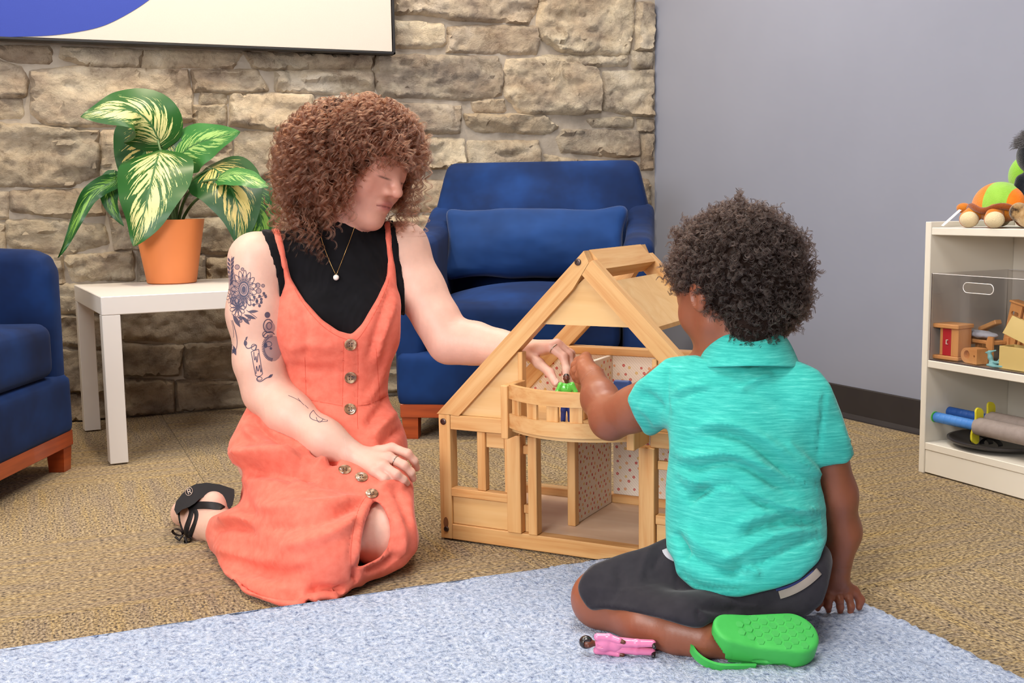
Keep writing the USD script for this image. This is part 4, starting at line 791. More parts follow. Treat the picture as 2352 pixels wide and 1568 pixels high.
def curves(nm, pts, wd, cnt, material, parent, label=None, kind=None):
    c = UsdGeom.BasisCurves.Define(stage, numbered(str(parent.GetPath()), nm)); c.CreateTypeAttr('linear')
    c.CreatePointsAttr(Vt.Vec3fArray.FromNumpy(np.asarray(pts, np.float32))); c.CreateWidthsAttr(Vt.FloatArray.FromNumpy(np.asarray(wd, np.float32))); c.SetWidthsInterpolation('vertex'); c.CreateCurveVertexCountsAttr(Vt.IntArray.FromNumpy(np.asarray(cnt, np.int32)))
    UsdShade.MaterialBindingAPI.Apply(c.GetPrim()).Bind(MATS[material]); return tag(c, label, kind=kind)
curves('crown_fur', pts, wd, cnt, 'plush_grey', gor, 'shaggy grey fur crown', 'stuff')
leo = thing('plush_spotted_toy', 'spotted brown plush paw and body at the right edge in front of the black plush', 'plush toy', tuple(sw(sl(2347, 515, .045)[0], .045, zt+.0005)), SROT)
f = tf((-50, -45, 0), (60, 45, 70)); f.ell((-6*S, -4*S, 36*S), (20*S, 20*S, 21*S)); f.ell((18*S, 4*S, 24*S), (28*S, 26*S, 24*S), k=.008); obj('body', f.mesh(), 'plush_leopard', leo, True)
# ------------------------------------------------------------------ people: shared tools
def wp(t): return atd(t[0], t[1], t[2])
def near_pts(f, band=.06):
    ix = np.argwhere(np.abs(f.D) < band); return ix, f.lo+ix*f.h
def poly_px(q, poly, st=3.):
    lo, hi = q.min(0)-2*st, q.max(0)+2*st; n = np.ceil((hi-lo)/st).astype(int)+1; G = np.stack(np.meshgrid(lo[0]+st*np.arange(n[0]), lo[1]+st*np.arange(n[1]), indexing='ij'), -1)
    return ndi.map_coordinates(poly_sd(G, poly), ((q-lo)/st).T, order=1, mode='nearest')
def carve(f, poly, keep=False, dmin=0, dmax=9, r=0.):
    """cut an opening (or keep only the inside) along an outline given as the eye sees it, between two depths"""
    ix, P = near_pts(f, .2); q = proj(P); s = poly_px(q[:, :2], poly)*q[:, 2]/FPX; D = f.D[tuple(ix.T)]
    sel = (q[:, 2] >= dmin) & (q[:, 2] <= dmax); c = s if keep else -s
    n = np.maximum(D, c); D = np.where(sel, n, D); f.D[tuple(ix.T)] = D; return f
def cspline(P, n):
    P = np.asarray(P, float)
    return spline(P, n) if len(P) > 2 else np.linspace(P[0], P[1], n)
def sculpt(m_, strokes, front=True):
    """raise (+) or press in (-) soft folds along lines drawn on the side that the eye sees: (points, width px, height m)"""
    v = m_.vertices; n = vnormals(m_); q = proj(v); w = np.clip(-(n@FW)*2.2+.25, 0, 1) if front else 1.; off = np.zeros(len(v))
    for pts, wd, amp in strokes:
        L = cspline(pts, max(8, 6*len(pts))); d, i = cKDTree(L).query(q[:, :2]); t = i/(len(L)-1); fade = np.clip(np.minimum(t, 1-t)*5+.12, 0, 1)
        off += amp*np.exp(-(d/wd)**2)*fade
    m_.vertices = v+n*(off*w)[:, None]; return m_
def tint_attr(prim, cols):
    UsdGeom.PrimvarsAPI(prim).CreatePrimvar('tint', Sdf.ValueTypeNames.Color3fArray, 'vertex').Set(Vt.Vec3fArray.FromNumpy(np.asarray(cols, np.float32)))
def skin_mat(nm, rough=.48, sub=.12, spec=.4, mott=.05):
    N = {'a': ('attribute', dict(attribute='tint')), 'g': ('geometry', {}), 'n': ('noise_texture', dict(scale=38., detail=4., roughness=.6)), 'r': ('map_range', dict(from_min=.3, from_max=.7, to_min=1-mott, to_max=1+mott)), 'h': ('hsv', {}),
         'nb': ('noise_texture', dict(scale=420., detail=2.)), 'b': ('bump', dict(strength=.12, distance=.001)), 'p': ('principled_bsdf', dict(roughness=rough, specular_ior_level=spec, subsurface_weight=sub, subsurface_radius=(1, .35, .2), subsurface_scale=.008))}
    L = [('a.color', 'h.color'), ('g.position', 'n.vector'), ('n.fac', 'r.value'), ('r.result', 'h.value'), ('h.color', 'p.base_color'), ('g.position', 'nb.vector'), ('nb.fac', 'b.height'), ('b.normal', 'p.normal')]
    MATS[nm] = usdkit.material(stage, '/World/Looks/' + nm, N, L, surface='p.BSDF')
skin_mat('skin_pale'); skin_mat('skin_brown', .42, .06, .45)
def headfn(f, c, R, s, child=False, lids=.0):
    """head with brow, nose, lips, chin, cheeks, ears; local x to the person's right, y forward, z up"""
    def T(p): return c+R@(np.array(p)*s)
    E = lambda p, r, k=.02, sg=1: f.ell(T(p), np.array(r)*s, R, k*s)
    B_ = lambda a, b, ra, rb, k=.02: f.bone(T(a), T(b), ra*s, rb*s, k*s)
    E((0, -.014, .034), (.076, .096, .086)); E((0, .026, -.030), (.060, .060, .084), .03)
    for x in (-1, 1):
        B_((x*.049, .002, -.054), (x*.015, .065, -.098), .021, .017, .03)
        E((x*.040, .056, -.030), (.029, .026, .034), .025)
    E((0, .076, -.101), (.019, .015, .015), .02); E((0, .074, .022), (.046, .014, .018), .03); E((0, .070, -.062), (.034, .022, .026), .02)
    if child: B_((0, .088, .004), (0, .104, -.024), .007, .0105, .010); E((.012, .094, -.028), (.009, .009, .007), .006); E((-.012, .094, -.028), (.009, .009, .007), .006)
    else:
        B_((0, .083, .018), (0, .1085, -.026), .0085, .0105, .016); E((0, .1105, -.0285), (.0105, .0100, .0095), .008)
        for x in (-1, 1): E((x*.0135, .0970, -.0325), (.0085, .0110, .0078), .007); B_((x*.013, .078, .004), (x*.020, .077, -.034), .0115, .0125, .018)
    # lips around a crease
    E((0, .0900, -.0572), (.0225, .0105, .0058), .007); E((0, .0885, -.0690), (.0190, .0112, .0068), .007)
    for x in (-1, 1):
        E((x*.031, .0740, .001), (.0160, .0125, .0115), .012)              # lowered eyelids
        f.ell(T((x*.078, -.008, -.008)), np.array((.009, .020, .030))*s, R, .008*s)
    g = f.sub(c-.2*s, c+.2*s)
    if g is not None:
        sl_, P = g; q = ((P-c)@R)/s; D = f.D[sl_]
        cr = np.sqrt((q[..., 2]+.0630+.0022*(np.minimum(np.abs(q[..., 0]), .025)/.02)**2)**2+(np.maximum(np.abs(q[..., 0])-.0195, 0))**2); cut = (.0002-cr)*s
        D = np.where((q[..., 1] > .078), np.maximum(D, cut), D)
        for x in (-1, 1):
            cc_ = np.linalg.norm((q-np.array([x*.082, -.002, -.010]))/np.array([.006, .010, .017]), axis=-1)
            D = np.where(np.abs(q[..., 0]-x*.083) < .014, np.maximum(D, (1-cc_)*.006*s), D)
        f.D[sl_] = D
    return T
def fine_body(build, lo, hi, h, boxes):
    f = build(Field(lo, hi, h)); m_ = f.mesh(2); out = []
    keep = np.ones(len(m_.faces), bool); tc = m_.triangles_center
    for bl, bh, hh in boxes:
        bl, bh = np.array(bl), np.array(bh); keep &= ~((tc > bl+1.8*h) & (tc < bh-1.8*h)).all(1)
        g = build(Field(bl, bh, hh)).mesh(2); out.append(g)
    m_.update_faces(keep); m_.remove_unreferenced_vertices()
    return cat_(m_, *out)
def around(pts, pad): P = np.array([wp(p) for p in pts]); return P.min(0)-pad, P.max(0)+pad

# ------------------------------------------------------------------ the woman
WJ = dict(neck0=(762,566,2.44), neck1=(792,478,2.42), shR=(590,598,2.37), shL=(926,568,2.50), elR=(610,900,2.37), wrR=(822,1051,2.284), elL=(1032,785,2.47), wrL=(1203,803,2.405),
          hipR=(640,1050,2.42), hipL=(795,1040,2.47), knR=(748,1275,2.13), knL=(876,1226,2.235), anR=(463,1200,2.50), anL=(640,1190,2.64))
HF = RT*.80-UP*.36-FW*.48; HF /= np.linalg.norm(HF); HU = UP*.93+RT*.30-FW*.1; HU = HU-HF*(HU@HF); HU /= np.linalg.norm(HU); HRr = np.cross(HF, HU)
WH = wp((833, 379, 2.41)); WHR = np.stack([HRr, HF, HU], 1); WHS = 1.0
def hand(f, wrist, mcps, fingers, thumb, rw, rk, rf, k=.005, kt=.012):
    for m_, q in zip(mcps, fingers):
        f.bone(wp(wrist), wp(m_), rw, rk, .012); f.chain([wp(m_)]+[wp(x) for x in q], [rk]+list(np.linspace(rf*1.04, rf*.82, len(q))), k)
    f.chain([wp(x) for x in thumb], np.linspace(rk*1.15, rf*.92, len(thumb)), kt if False else .006)
WHR_mcp = [(900,1029,2.298), (893,1050,2.270), (879,1069,2.252), (860,1081,2.246)]
WHR_f = [[(936,1041,2.290), (951,1058,2.298), (957,1075,2.312)], [(928,1068,2.262), (944,1084,2.270), (949,1099,2.284)], [(910,1089,2.243), (926,1101,2.252), (934,1109,2.266)], [(883,1099,2.238), (899,1107,2.246), (909,1111,2.256)]]
WHR_t = [(838,1050,2.290), (868,1036,2.302), (892,1030,2.318), (910,1034,2.326)]
WHL_mcp = [(1266,796,2.340), (1279,790,2.350), (1283,793,2.370), (1277,800,2.390)]
WHL_f = [[(1294,819,2.328), (1301,849,2.318), (1300,874,2.312)], [(1306,815,2.345), (1314,850,2.332), (1309,886,2.318)], [(1311,812,2.368), (1314,842,2.366), (1306,862,2.362)], [(1302,820,2.392), (1304,842,2.388), (1296,856,2.380)]]
WHL_t = [(1214,812,2.385), (1238,834,2.355), (1263,856,2.330), (1276,880,2.314)]
def w_core(f, arms=True):
    J = {k: wp(v) for k, v in WJ.items()}; P = lambda x, y, d: wp((x, y, d)); A = np.stack([RT, -FW, UP], 1)
    f.ell(P(762,700,2.455), (.130, .088, .145), A, .05); f.ell(P(760,860,2.455), (.115, .088, .13), A, .06); f.ell(P(722,1015,2.47), (.165, .125, .115), A, .06)
    f.bone(J['shR'], P(700,590,2.43), .050, .055, .05); f.bone(J['shL'], P(830,575,2.47), .047, .055, .05); f.bone(P(762,600,2.45), J['neck0'], .075, .058, .05); f.bone(J['neck0'], J['neck1'], .052, .050, .03)
    for x, y in ((706, 745), (850, 735)): f.ell(P(x, y, 2.385 if x < 800 else 2.415), (.055, .048, .055), A, .05)
    if not arms: return f
    f.chain([J['shR'], P(583,720,2.36), P(592,830,2.365), J['elR']], [.056, .0515, .0455, .0430], .03); f.chain([J['elR'], P(660,948,2.334), P(745,1006,2.298), J['wrR']], [.0425, .0425, .0350, .0262], .03)
    f.chain([J['shL'], P(968,670,2.495), P(1005,735,2.48), J['elL']], [.054, .0500, .0455, .0430], .03); f.chain([J['elL'], P(1090,788,2.455), P(1150,800,2.43), J['wrL']], [.0425, .0415, .0345, .0250], .03)
    f.bone(J['hipR'], J['knR'], .085, .058, .04); f.bone(J['hipL'], J['knL'], .085, .062, .04); f.chain([J['knR'], P(610,1235,2.32), J['anR']], [.054, .050, .034], .03); f.chain([J['knL'], P(760,1210,2.46), J['anL']], [.054, .050, .034], .03)
    return f
def w_body(f):
    w_core(f); J = {k: wp(v) for k, v in WJ.items()}; P = lambda x, y, d: wp((x, y, d))
    # right foot, sole turned up
    f.chain([J['anR'], P(497,1152,2.475)], [.036, .029], .02); f.chain([P(497,1152,2.475), P(455,1165,2.535), P(424,1178,2.60), P(416,1186,2.63)], [.027, .028, .027, .018], .02); f.bone(J['anR'], P(430,1178,2.56), .034, .026, .02)
    hand(f, WJ['wrR'], WHR_mcp, WHR_f, WHR_t, .0165, .0108, .0086); hand(f, WJ['wrL'], WHL_mcp, WHL_f, WHL_t, .0160, .0105, .0084)
    f.bone(WH+WHR@np.array([0, -.03, -.06]), J['neck0'], .052, .054, .03)
    headfn(f, WH, WHR, WHS)
    return f
allj = [v for v in WJ.values()]+[(560,300,2.4), (1310,890,2.3), (400,1190,2.66)]
lo, hi = around(allj, .1)
lo[2] = -.01
bx = [(WH-.155, WH+.155, .0026), (*around([WJ['wrR']]+WHR_mcp+[q[-1] for q in WHR_f], .028), .0022), (*around([WJ['wrL']]+WHL_mcp+[q[-1] for q in WHL_f]+WHL_t, .026), .0022)]
wbody = fine_body(w_body, lo, hi, .0065, bx)
woman = thing('person', 'person kneeling in a coral button dress with curly brown hair and a tattooed arm', 'person', (0, 0, 0))
def mixc(col, base, w): return base*(1-w[:, None])+np.array(lin(col))*w[:, None]
v = wbody.vertices; base = np.tile(np.array(lin('#dcb09e')), (len(v), 1)); ql = ((v-WH)@WHR)/WHS
hd = np.linalg.norm(ql, axis=1) < .16
lips = hd & (ql[:, 1] > .078)
blush = np.exp(-(((np.abs(ql[:, 0])-.045)/.025)**2+((ql[:, 2]+.03)/.025)**2))*(hd & (ql[:, 1] > .02)); nose = np.exp(-(np.linalg.norm(ql-[0, .11, -.032], axis=1)/.018)**2)*hd
base = mixc('#d98a7c', base, np.clip(blush*.45+nose*.4, 0, 1)); base = mixc('#c98672', base, hd*.6)  # blush, and a darker redder head tone painting the warm shade on the face
def spots(pts, r): 
    w = np.zeros(len(v))
    for p in pts: w = np.maximum(w, np.exp(-(np.linalg.norm(v-wp(p), axis=1)/r)**2))
    return w
base = mixc('#d98c7e', base, spots(WHR_mcp+WHL_mcp+[q[0] for q in WHR_f+WHL_f]+[q[-1] for q in WHR_f+WHL_f]+[WHL_t[-1], WHL_t[-2]], .016)*.5)
base = mixc('#d99384', base, spots([WJ['elR'], WJ['elL'], WJ['knL']], .05)*.3)
wl_ = np.exp(-((ql[:, 0]/.0185)**4+((ql[:, 2]+.0625)/.0108)**4))*lips; base = mixc('#ab5c58', base, np.clip(wl_*1.1, 0, 1)*.8); base = mixc('#7a3836', base, np.exp(-((ql[:, 2]+.0631+.0022*(ql[:, 0]/.02)**2)/.0016)**2)*(np.abs(ql[:, 0]) < .0245)*lips*.9)  # lip colour; the dark middle line paints shade in the crease
fr_ = hd & (ql[:, 1] > .04); base = mixc('#4a2c22', base, np.exp(-((np.abs(ql[:, 0])-.031)/.017)**4-((ql[:, 2]-.0235)/.0042)**2)*fr_*.7); base = mixc('#2a1814', base, np.exp(-((np.abs(ql[:, 0])-.031)/.0145)**4-((ql[:, 2]+.0075)/.0019)**2)*fr_*.85)
wb = obj('body', wbody, 'skin_pale', woman, True, label='fair skinned body, head turned down towards the dollhouse'); tint_attr(wb, base)
wtree = cKDTree(v)
# ---- tools that lay things on a surface
class Skin:
    def __init__(s, m_, box=None):
        s.v, s.f = np.asarray(m_.vertices), np.asarray(m_.faces); q = proj(s.v); s.q = q; s.n = vnormals(m_)
        if box: c = q[s.f].mean(1); s.f = s.f[(c[:, 0] > box[0]) & (c[:, 0] < box[2]) & (c[:, 1] > box[1]) & (c[:, 1] < box[3])]
        t = q[s.f]
        s.lo, s.hi = t[..., :2].min(1), t[..., :2].max(1)
    def hit(s, x, y):
        c = np.nonzero((s.lo[:, 0] <= x) & (s.hi[:, 0] >= x) & (s.lo[:, 1] <= y) & (s.hi[:, 1] >= y))[0]
        if not len(c): return None
        T = s.q[s.f[c]]; a, b, d = T[:, 0, :2], T[:, 1, :2], T[:, 2, :2]; den = (b[:, 0]-a[:, 0])*(d[:, 1]-a[:, 1])-(b[:, 1]-a[:, 1])*(d[:, 0]-a[:, 0]); den = np.where(np.abs(den) < 1e-9, 1e-9, den)
        u = ((x-a[:, 0])*(d[:, 1]-a[:, 1])-(y-a[:, 1])*(d[:, 0]-a[:, 0]))/den; w = ((b[:, 0]-a[:, 0])*(y-a[:, 1])-(b[:, 1]-a[:, 1])*(x-a[:, 0]))/den
        ok = (u >= -1e-6) & (w >= -1e-6) & (u+w <= 1+1e-6)
        if not ok.any(): return None
        z = T[:, 0, 2]+u*(T[:, 1, 2]-T[:, 0, 2])+w*(T[:, 2, 2]-T[:, 0, 2]); z[~ok] = 9e9; i = int(np.argmin(z)); fi = s.f[c[i]]
        n = s.n[fi[0]]*(1-u[i]-w[i])+s.n[fi[1]]*u[i]+s.n[fi[2]]*w[i]; n /= np.linalg.norm(n)
        p = s.v[fi[0]]*(1-u[i]-w[i])+s.v[fi[1]]*u[i]+s.v[fi[2]]*w[i]; return p, n
def ribbon(skin, pts, w, off=.0005, step=4., thick=0., closed=False, taper=False, smooth=True):
    """a strip lying on a surface along a line of picture points; w = width in metres"""
    P = np.asarray(pts, float)
    if closed: P = np.vstack([P, P[:1]])
    L = np.linalg.norm(np.diff(P, axis=0), axis=1).sum(); k = max(int(L/step)+1, 3)
    if smooth and len(P) > 2: C = spline(np.c_[P, np.zeros(len(P))], k)[:, :2]
    else:
        d = np.r_[0, np.cumsum(np.linalg.norm(np.diff(P, axis=0), axis=1))]; t = np.linspace(0, d[-1], k); C = np.c_[np.interp(t, d, P[:, 0]), np.interp(t, d, P[:, 1])]
    H = [skin.hit(*c) for c in C]; H = [h for h in H if h is not None]
    if len(H) < 2: return None
    p = np.array([h[0] for h in H]); n = np.array([h[1] for h in H]); t = np.gradient(p, axis=0); s_ = np.cross(n, t); s_ /= np.linalg.norm(s_, axis=1, keepdims=True)+1e-12
    ww = w*(np.sin(np.linspace(.12, np.pi-.12, len(p))) if taper else np.ones(len(p)))[:, None]; p = p+n*off
    a, b = p-s_*ww/2, p+s_*ww/2; m_ = len(p)
    if thick == 0:
        V = np.vstack([a, b]); F = [[i, i+1, m_+i+1] for i in range(m_-1)]+[[i, m_+i+1, m_+i] for i in range(m_-1)]; T = trimesh.Trimesh(V, F, process=False)
        if (T.face_normals@FW).sum() > 0: T.invert()
        return T
    mid = p+n*thick; V = np.vstack([a-n*.002, a+n*thick*.8, b+n*thick*.8, b-n*.002]); F = []
    for i in range(m_-1):
        for q in range(4): r_ = (q+1) % 4; F += [[q*m_+i, q*m_+i+1, r_*m_+i+1], [q*m_+i, r_*m_+i+1, r_*m_+i]]
    F += [[0, m_, 2*m_], [0, 2*m_, 3*m_], [m_-1, 3*m_-1, 2*m_-1], [m_-1, 4*m_-1, 3*m_-1]]; T = trimesh.Trimesh(V, F, process=False)
    if T.volume < 0: T.invert()
    return T
def patch(skin, poly, off=.0004):
    """a filled flat print on a surface"""
    pg = Polygon(poly).buffer(0); pg = max(getattr(pg, 'geoms', [pg]), key=lambda g: g.area); b = np.array(pg.exterior.coords)[:-1]; x0, y0, x1, y1 = pg.bounds; g = np.array([(x, y) for x in np.arange(x0, x1, 4) for y in np.arange(y0, y1, 4)]).reshape(-1, 2)
    g = g[shapely.contains_xy(pg.buffer(-1.5), g[:, 0], g[:, 1])] if len(g) else g; P = np.vstack([b, g]); H = [skin.hit(*p) for p in P]; ok = [i for i, h in enumerate(H) if h is not None]
    if len(ok) < 3: return None
    P = P[ok]; V = np.array([H[i][0]+H[i][1]*off for i in ok]); tri = Delaunay(P).simplices; c = P[tri].mean(1); tri = tri[shapely.contains_xy(pg, c[:, 0], c[:, 1])]; T = trimesh.Trimesh(V, tri, process=False)
    if (T.face_normals@FW).sum() > 0: T.invert()
    return T
CAMA = np.stack([RT, -FW, UP], 1)
# ---- black ribbed top
mat('rib_black', '#0d0c0f', '#131216', .85, 40, spec=.15, sheen=.1)
lo_, hi_ = around([(590,480,2.4), (940,480,2.5), (590,1000,2.4), (940,1000,2.55)], .14)
f = w_core(Field(lo_, hi_, .0055), True); f.D -= .0045
tp = [(588,486),(640,494),(720,505),(830,505),(900,490),(912,540),(920,600),(930,652),(934,800),(925,850),(700,850),(672,780),(648,705),(641,676),(632,620),(612,560),(592,520)]
carve(f, tp, True); q = f.pts(); f.D = np.maximum(f.D, np.where(np.linalg.norm(q-wp((790,505,2.43)), axis=-1) < .0, 1, -1)*1.).astype(np.float32)
f.D = ndi.gaussian_filter(f.D, .6); top = f.mesh(2)
qv = proj(top.vertices); top.vertices += vnormals(top)*(.0009*np.sin(qv[:, 0]*.95))[:, None]
obj('top', top, 'rib_black', woman, True, label='black ribbed sleeveless top')
# ---- coral dress
mat('coral_linen', '#e4705c', '#ec7c68', .82, 60, ramp=[(.3, '#df6b58'), (.7, '#ea7b67')], spec=.2, sheen=.15, bump=.25, bscale=900, bdist=.0006, detail=4, space='world')
mat('coral_edge', '#d65a48', rough=.85, spec=.15)
WPt = lambda x, y, d: wp((x, y, d))
lo_, hi_ = around([(470,480,2.62), (960,1400,2.05), (960,480,2.5), (480,1300,2.1), (600,1200,2.7)], .1); lo_[2] = -.006
f = w_core(Field(lo_, hi_, .006), False); f.D -= .0105
g_ = w_core(Field(lo_, hi_, .006), True); g_.D -= .0105
for sp_ in ([(608,484),(634,484),(652,555),(670,640),(676,656),(650,664),(638,590),(618,532)], [(879,500),(900,500),(905,560),(909,600),(912,650),(880,655),(888,600),(882,540)]):
    g2 = Field(lo_, hi_, .006); g2.D = g_.D.copy(); carve(g2, sp_, True); f.D = np.minimum(f.D, g2.D)
f.ell(WPt(762,740,2.43), (.135,.105,.12), CAMA, .05)
f.ell(WPt(722,1030,2.46), (.190,.15,.118), CAMA, .06)
f.bone(WPt(640,1050,2.40), WPt(748,1268,2.135), .104, .080, .05); f.bone(WPt(805,1045,2.44), WPt(884,1226,2.245), .100, .088, .05)
f.bone(WPt(742,1285,2.15), WPt(600,1232,2.315), .080, .078, .05); f.bone(WPt(600,1232,2.315), WPt(500,1205,2.46), .078, .062, .05); f.bone(WPt(650,1075,2.42), WPt(575,1195,2.44), .092, .070, .06)
f.bone(WPt(800,1130,2.33), WPt(812,1262,2.21), .082, .066, .06); f.bone(WPt(560,975,2.47), WPt(560,1040,2.45), .035, .03, .04)
for a in ((545,1345), (590,1368), (640,1388), (690,1394)): p = onz(*a); p[2] = .004; f.ell(p+FW*[1, 1, 0]*.055, (.078, .078, .018), None, .03)
dk = [(612,484),(633,484),(651,555),(669,636),(676,648),(702,692),(742,736),(776,760),(808,768),(830,745),(864,690),(884,645),(889,600),(883,540),(880,505),(898,505),(902,560),(906,592),(918,640),(922,700),(919,780),(908,850),(914,905),(932,950),(946,992),(941,1045),(948,1100),(952,1180),(962,1235),(959,1264),(930,1301),(880,1326),(840,1336),(832,1352),(816,1347),(790,1372),(722,1378),(704,1374),(701,1399),(640,1394),(560,1362),(515,1322),(485,1272),(470,1226),(481,1190),(547,1160),(553,1110),(553,1076),(533,1050),(527,1020),(547,975),(571,925),(590,880),(632,720),(640,684),(654,652),(640,592),(622,532)]
carve(f, dk, True); f.clip((0, 0, -1), (0, 0, .0025))
f.D = ndi.gaussian_filter(f.D, .9)
SLIT = [(862,1147),(880,1165),(894,1195),(898,1225),(890,1258),(872,1280),(842,1296),(826,1302),(816,1299),(827,1250),(836,1200),(848,1165)]
carve(f, SLIT, dmax=2.36)
V_ = [(669,600),(676,648),(702,692),(742,736),(776,760),(808,768),(830,745),(864,690),(884,645),(889,560),(780,480)]
carve(f, V_, dmax=2.42)
dress = f.mesh(2)
FOLDS = [([(648,838),(720,850),(788,852)], 12, -.004), ([(650,800),(700,792),(780,800)], 14, .003), ([(640,905),(720,918),(788,930)], 4, -.003), ([(824,932),(880,916),(908,896)], 4, -.003), ([(846,830),(872,740),(900,650)], 9, -.004), ([(858,840),(886,750),(912,680)], 9, .004), ([(838,930),(868,880),(900,790)], 9, .003), ([(845,980),(880,930),(905,905)], 10, -.005), ([(850,1010),(895,960),(925,935)], 12, .006), ([(870,1030),(915,990),(940,975)], 9, -.005),
 ([(690,700),(705,760),(700,830)], 9, -.003), ([(668,680),(676,760),(670,850)], 10, .003), ([(700,870),(704,900)], 7, -.003),
 ([(551,1078),(600,1070),(680,1078),(740,1098)], 11, -.013), ([(535,1040),(600,1046),(690,1060)], 16, .008), ([(575,950),(600,985),(640,1010),(690,1022)], 10, -.008), ([(560,975),(590,1010),(640,1030)], 10, .006), ([(600,935),(650,985),(700,1005),(745,1030)], 8, -.006), ([(715,1025),(750,1045),(775,1062)], 9, -.016), ([(725,1060),(757,1062)], 8, .008),
 ([(842,1134),(760,1112),(680,1108),(600,1112)], 12, -.004), ([(838,1142),(740,1160),(650,1165),(580,1160)], 14, .006), ([(842,1150),(760,1186),(680,1206),(600,1212)], 12, -.006), ([(842,1158),(790,1210),(720,1240),(640,1256)], 14, .006), ([(550,1100),(560,1150),(590,1185)], 14, -.005), ([(500,1196),(540,1188),(580,1196)], 12, .007), ([(486,1225),(530,1210),(590,1230)], 10, -.006), ([(490,1250),(540,1270),(640,1290)], 16, .005), ([(520,1300),(600,1315),(720,1310)], 14, -.004),
 ([(528,1326),(580,1348),(650,1362),(698,1368)], 9, -.010), ([(700,1366),(730,1352),(765,1354),(800,1342)], 8, -.008), ([(712,1374),(740,1366),(780,1370)], 7, .006), ([(818,1300),(815,1335)], 6, -.008), ([(835,1310),(880,1296),(910,1272)], 7, -.006), ([(905,1180),(925,1230),(915,1280)], 12, .006), ([(900,1120),(925,1160),(935,1220)], 10, -.004), ([(870,1120),(905,1110),(935,1120)], 9, .005), ([(820,1300),(822,1240),(834,1180),(852,1142)], 6, .003), ([(803,1300),(806,1240),(818,1180),(838,1140)], 4, -.002),
 ([(789,785),(788,850),(786,935)], 3, -.0018), ([(820,785),(821,850),(820,935)], 3, -.0018), ([(676,662),(704,706),(744,750),(800,782)], 3, -.0016), ([(890,640),(872,690),(838,752)], 3, -.0016)]
dress = sculpt(dress, [(a_, b_, c_*2.0) for a_, b_, c_ in FOLDS+[([(535,1020),(560,1045),(640,1052),(690,1062)], 22, .009), ([(556,1090),(610,1086),(680,1092)], 11, -.010)]])
fb = meshkit.fbm(dress.vertices*[14, 14, 9], 3)-.5; dress.vertices += vnormals(dress)*(fb*.005)[:, None]; dress.vertices[:, 2] = np.maximum(dress.vertices[:, 2], .001)
dr = obj('dress', dress, 'coral_linen', woman, True, label='coral sleeveless button-front linen dress'); DS = Skin(dress)
seams = [ribbon(DS, q, .0009, .0004, 4.) for q in ([(789,783),(788,860),(786,934)], [(821,783),(822,860),(821,934),(822,985)], [(676,662),(706,710),(748,754),(800,780)], [(812,782),(838,757),(874,692),(893,640)], [(640,906),(720,920),(786,932)], [(822,932),(868,920),(908,896)], [(806,1296),(808,1240),(820,1180),(842,1140)], [(700,820),(702,870),(703,920)], [(864,800),(868,860),(872,915)])]
seams = [q for q in seams if q is not None]
if seams: obj('seam_stitching', cat_(*seams), 'coral_edge', dr, True, kind='stuff')
mat('button_horn', '#7a5238', '#c3a583', .25, 90, ramp=[(.3, '#3f2a1f'), (.5, '#8a6245'), (.7, '#cdb293')], coat=.5); mat('button_hole', '#2a1a14', rough=.6)
def orient(n, upv): 
    n = n/np.linalg.norm(n); x = np.cross(upv, n); x /= np.linalg.norm(x); return np.stack([x, np.cross(n, x), n], 1)
for i, (bx_, by_) in enumerate([(805,791), (805,867), (804,940), (792,1079), (830,1096), (854,1134)]):
    h = DS.hit(bx_, by_)
    if h is None: continue
    p, n = h; n = n-FW*.25 if i < 3 else n; R_ = orient(n, UP); r = .0128
    b_ = lathe([(0, .0012), (r*.55, .0012), (r*.68, .0024), (r*.9, .0026), (r, .0012), (r*.93, -.001), (0, -.002)], 32); b_.vertices = (b_.vertices+[0, 0, .001])@R_.T+p; bo = obj('button', b_, 'button_horn', dr, 40, label='brown horn button' if i == 0 else None)
    hs = []
    for x in (-1, 1):
        for y in (-1, 1): c_ = trimesh.creation.cylinder(.0013, .0006, sections=10); c_.apply_translation((x*.0026, y*.0026, .0024)); hs.append(c_)
    hs = cat_(*hs); hs.vertices = hs.vertices@R_.T+p; obj('button_hole', hs, 'button_hole', dr, False, kind='stuff')
# ---- necklace and rings
mat('gold', '#c9a46a', rough=.25, metal=1.); mat('pearl', '#efe6dc', rough=.2, spec=.7, coat=.5)
TS_ = Skin(top)
for pts in ([(738,545),(752,588),(771,630)], [(816,516),(800,560),(773,630)]):
    C = spline(np.c_[np.array(pts, float), np.zeros(3)], 22); pp_ = []
    for x, y, _ in C:
        h = TS_.hit(x, y)
        if h: pp_.append(h[0]+h[1]*.0012)
    if len(pp_) > 3: obj('necklace_chain', tube(np.array(pp_), .00065, 5), 'gold', woman, True, label='thin gold necklace chain' if pts[0][0] == 738 else None)
h = TS_.hit(772, 637)
if h: s_ = trimesh.creation.icosphere(3, .0062); s_.apply_translation(h[0]+h[1]*.0062); obj('pearl', s_, 'pearl', woman, True, label='round pearl pendant')
def ring_on(a, b, t, r, w=.0011):
    A_, B_ = wp(a), wp(b); c_ = A_*(1-t)+B_*t; d = (B_-A_)/np.linalg.norm(B_-A_); F_ = frame(d); an = np.linspace(0, 2*np.pi, 32, endpoint=False)
    return tube(c_+(np.cos(an)[:, None]*F_[:, 0]+np.sin(an)[:, None]*F_[:, 1])*r, w, 6, True)
mat('silver', '#b9aea6', rough=.25, metal=1.)
obj('ring', ring_on(WHR_mcp[1], WHR_f[1][0], .42, .0107), 'silver', woman, True, label='thin ring on the resting hand'); obj('ring', ring_on(WHL_mcp[0], WHL_f[0][0], .22, .0112), 'silver', woman, True, label='thin ring on the hand in the dollhouse')
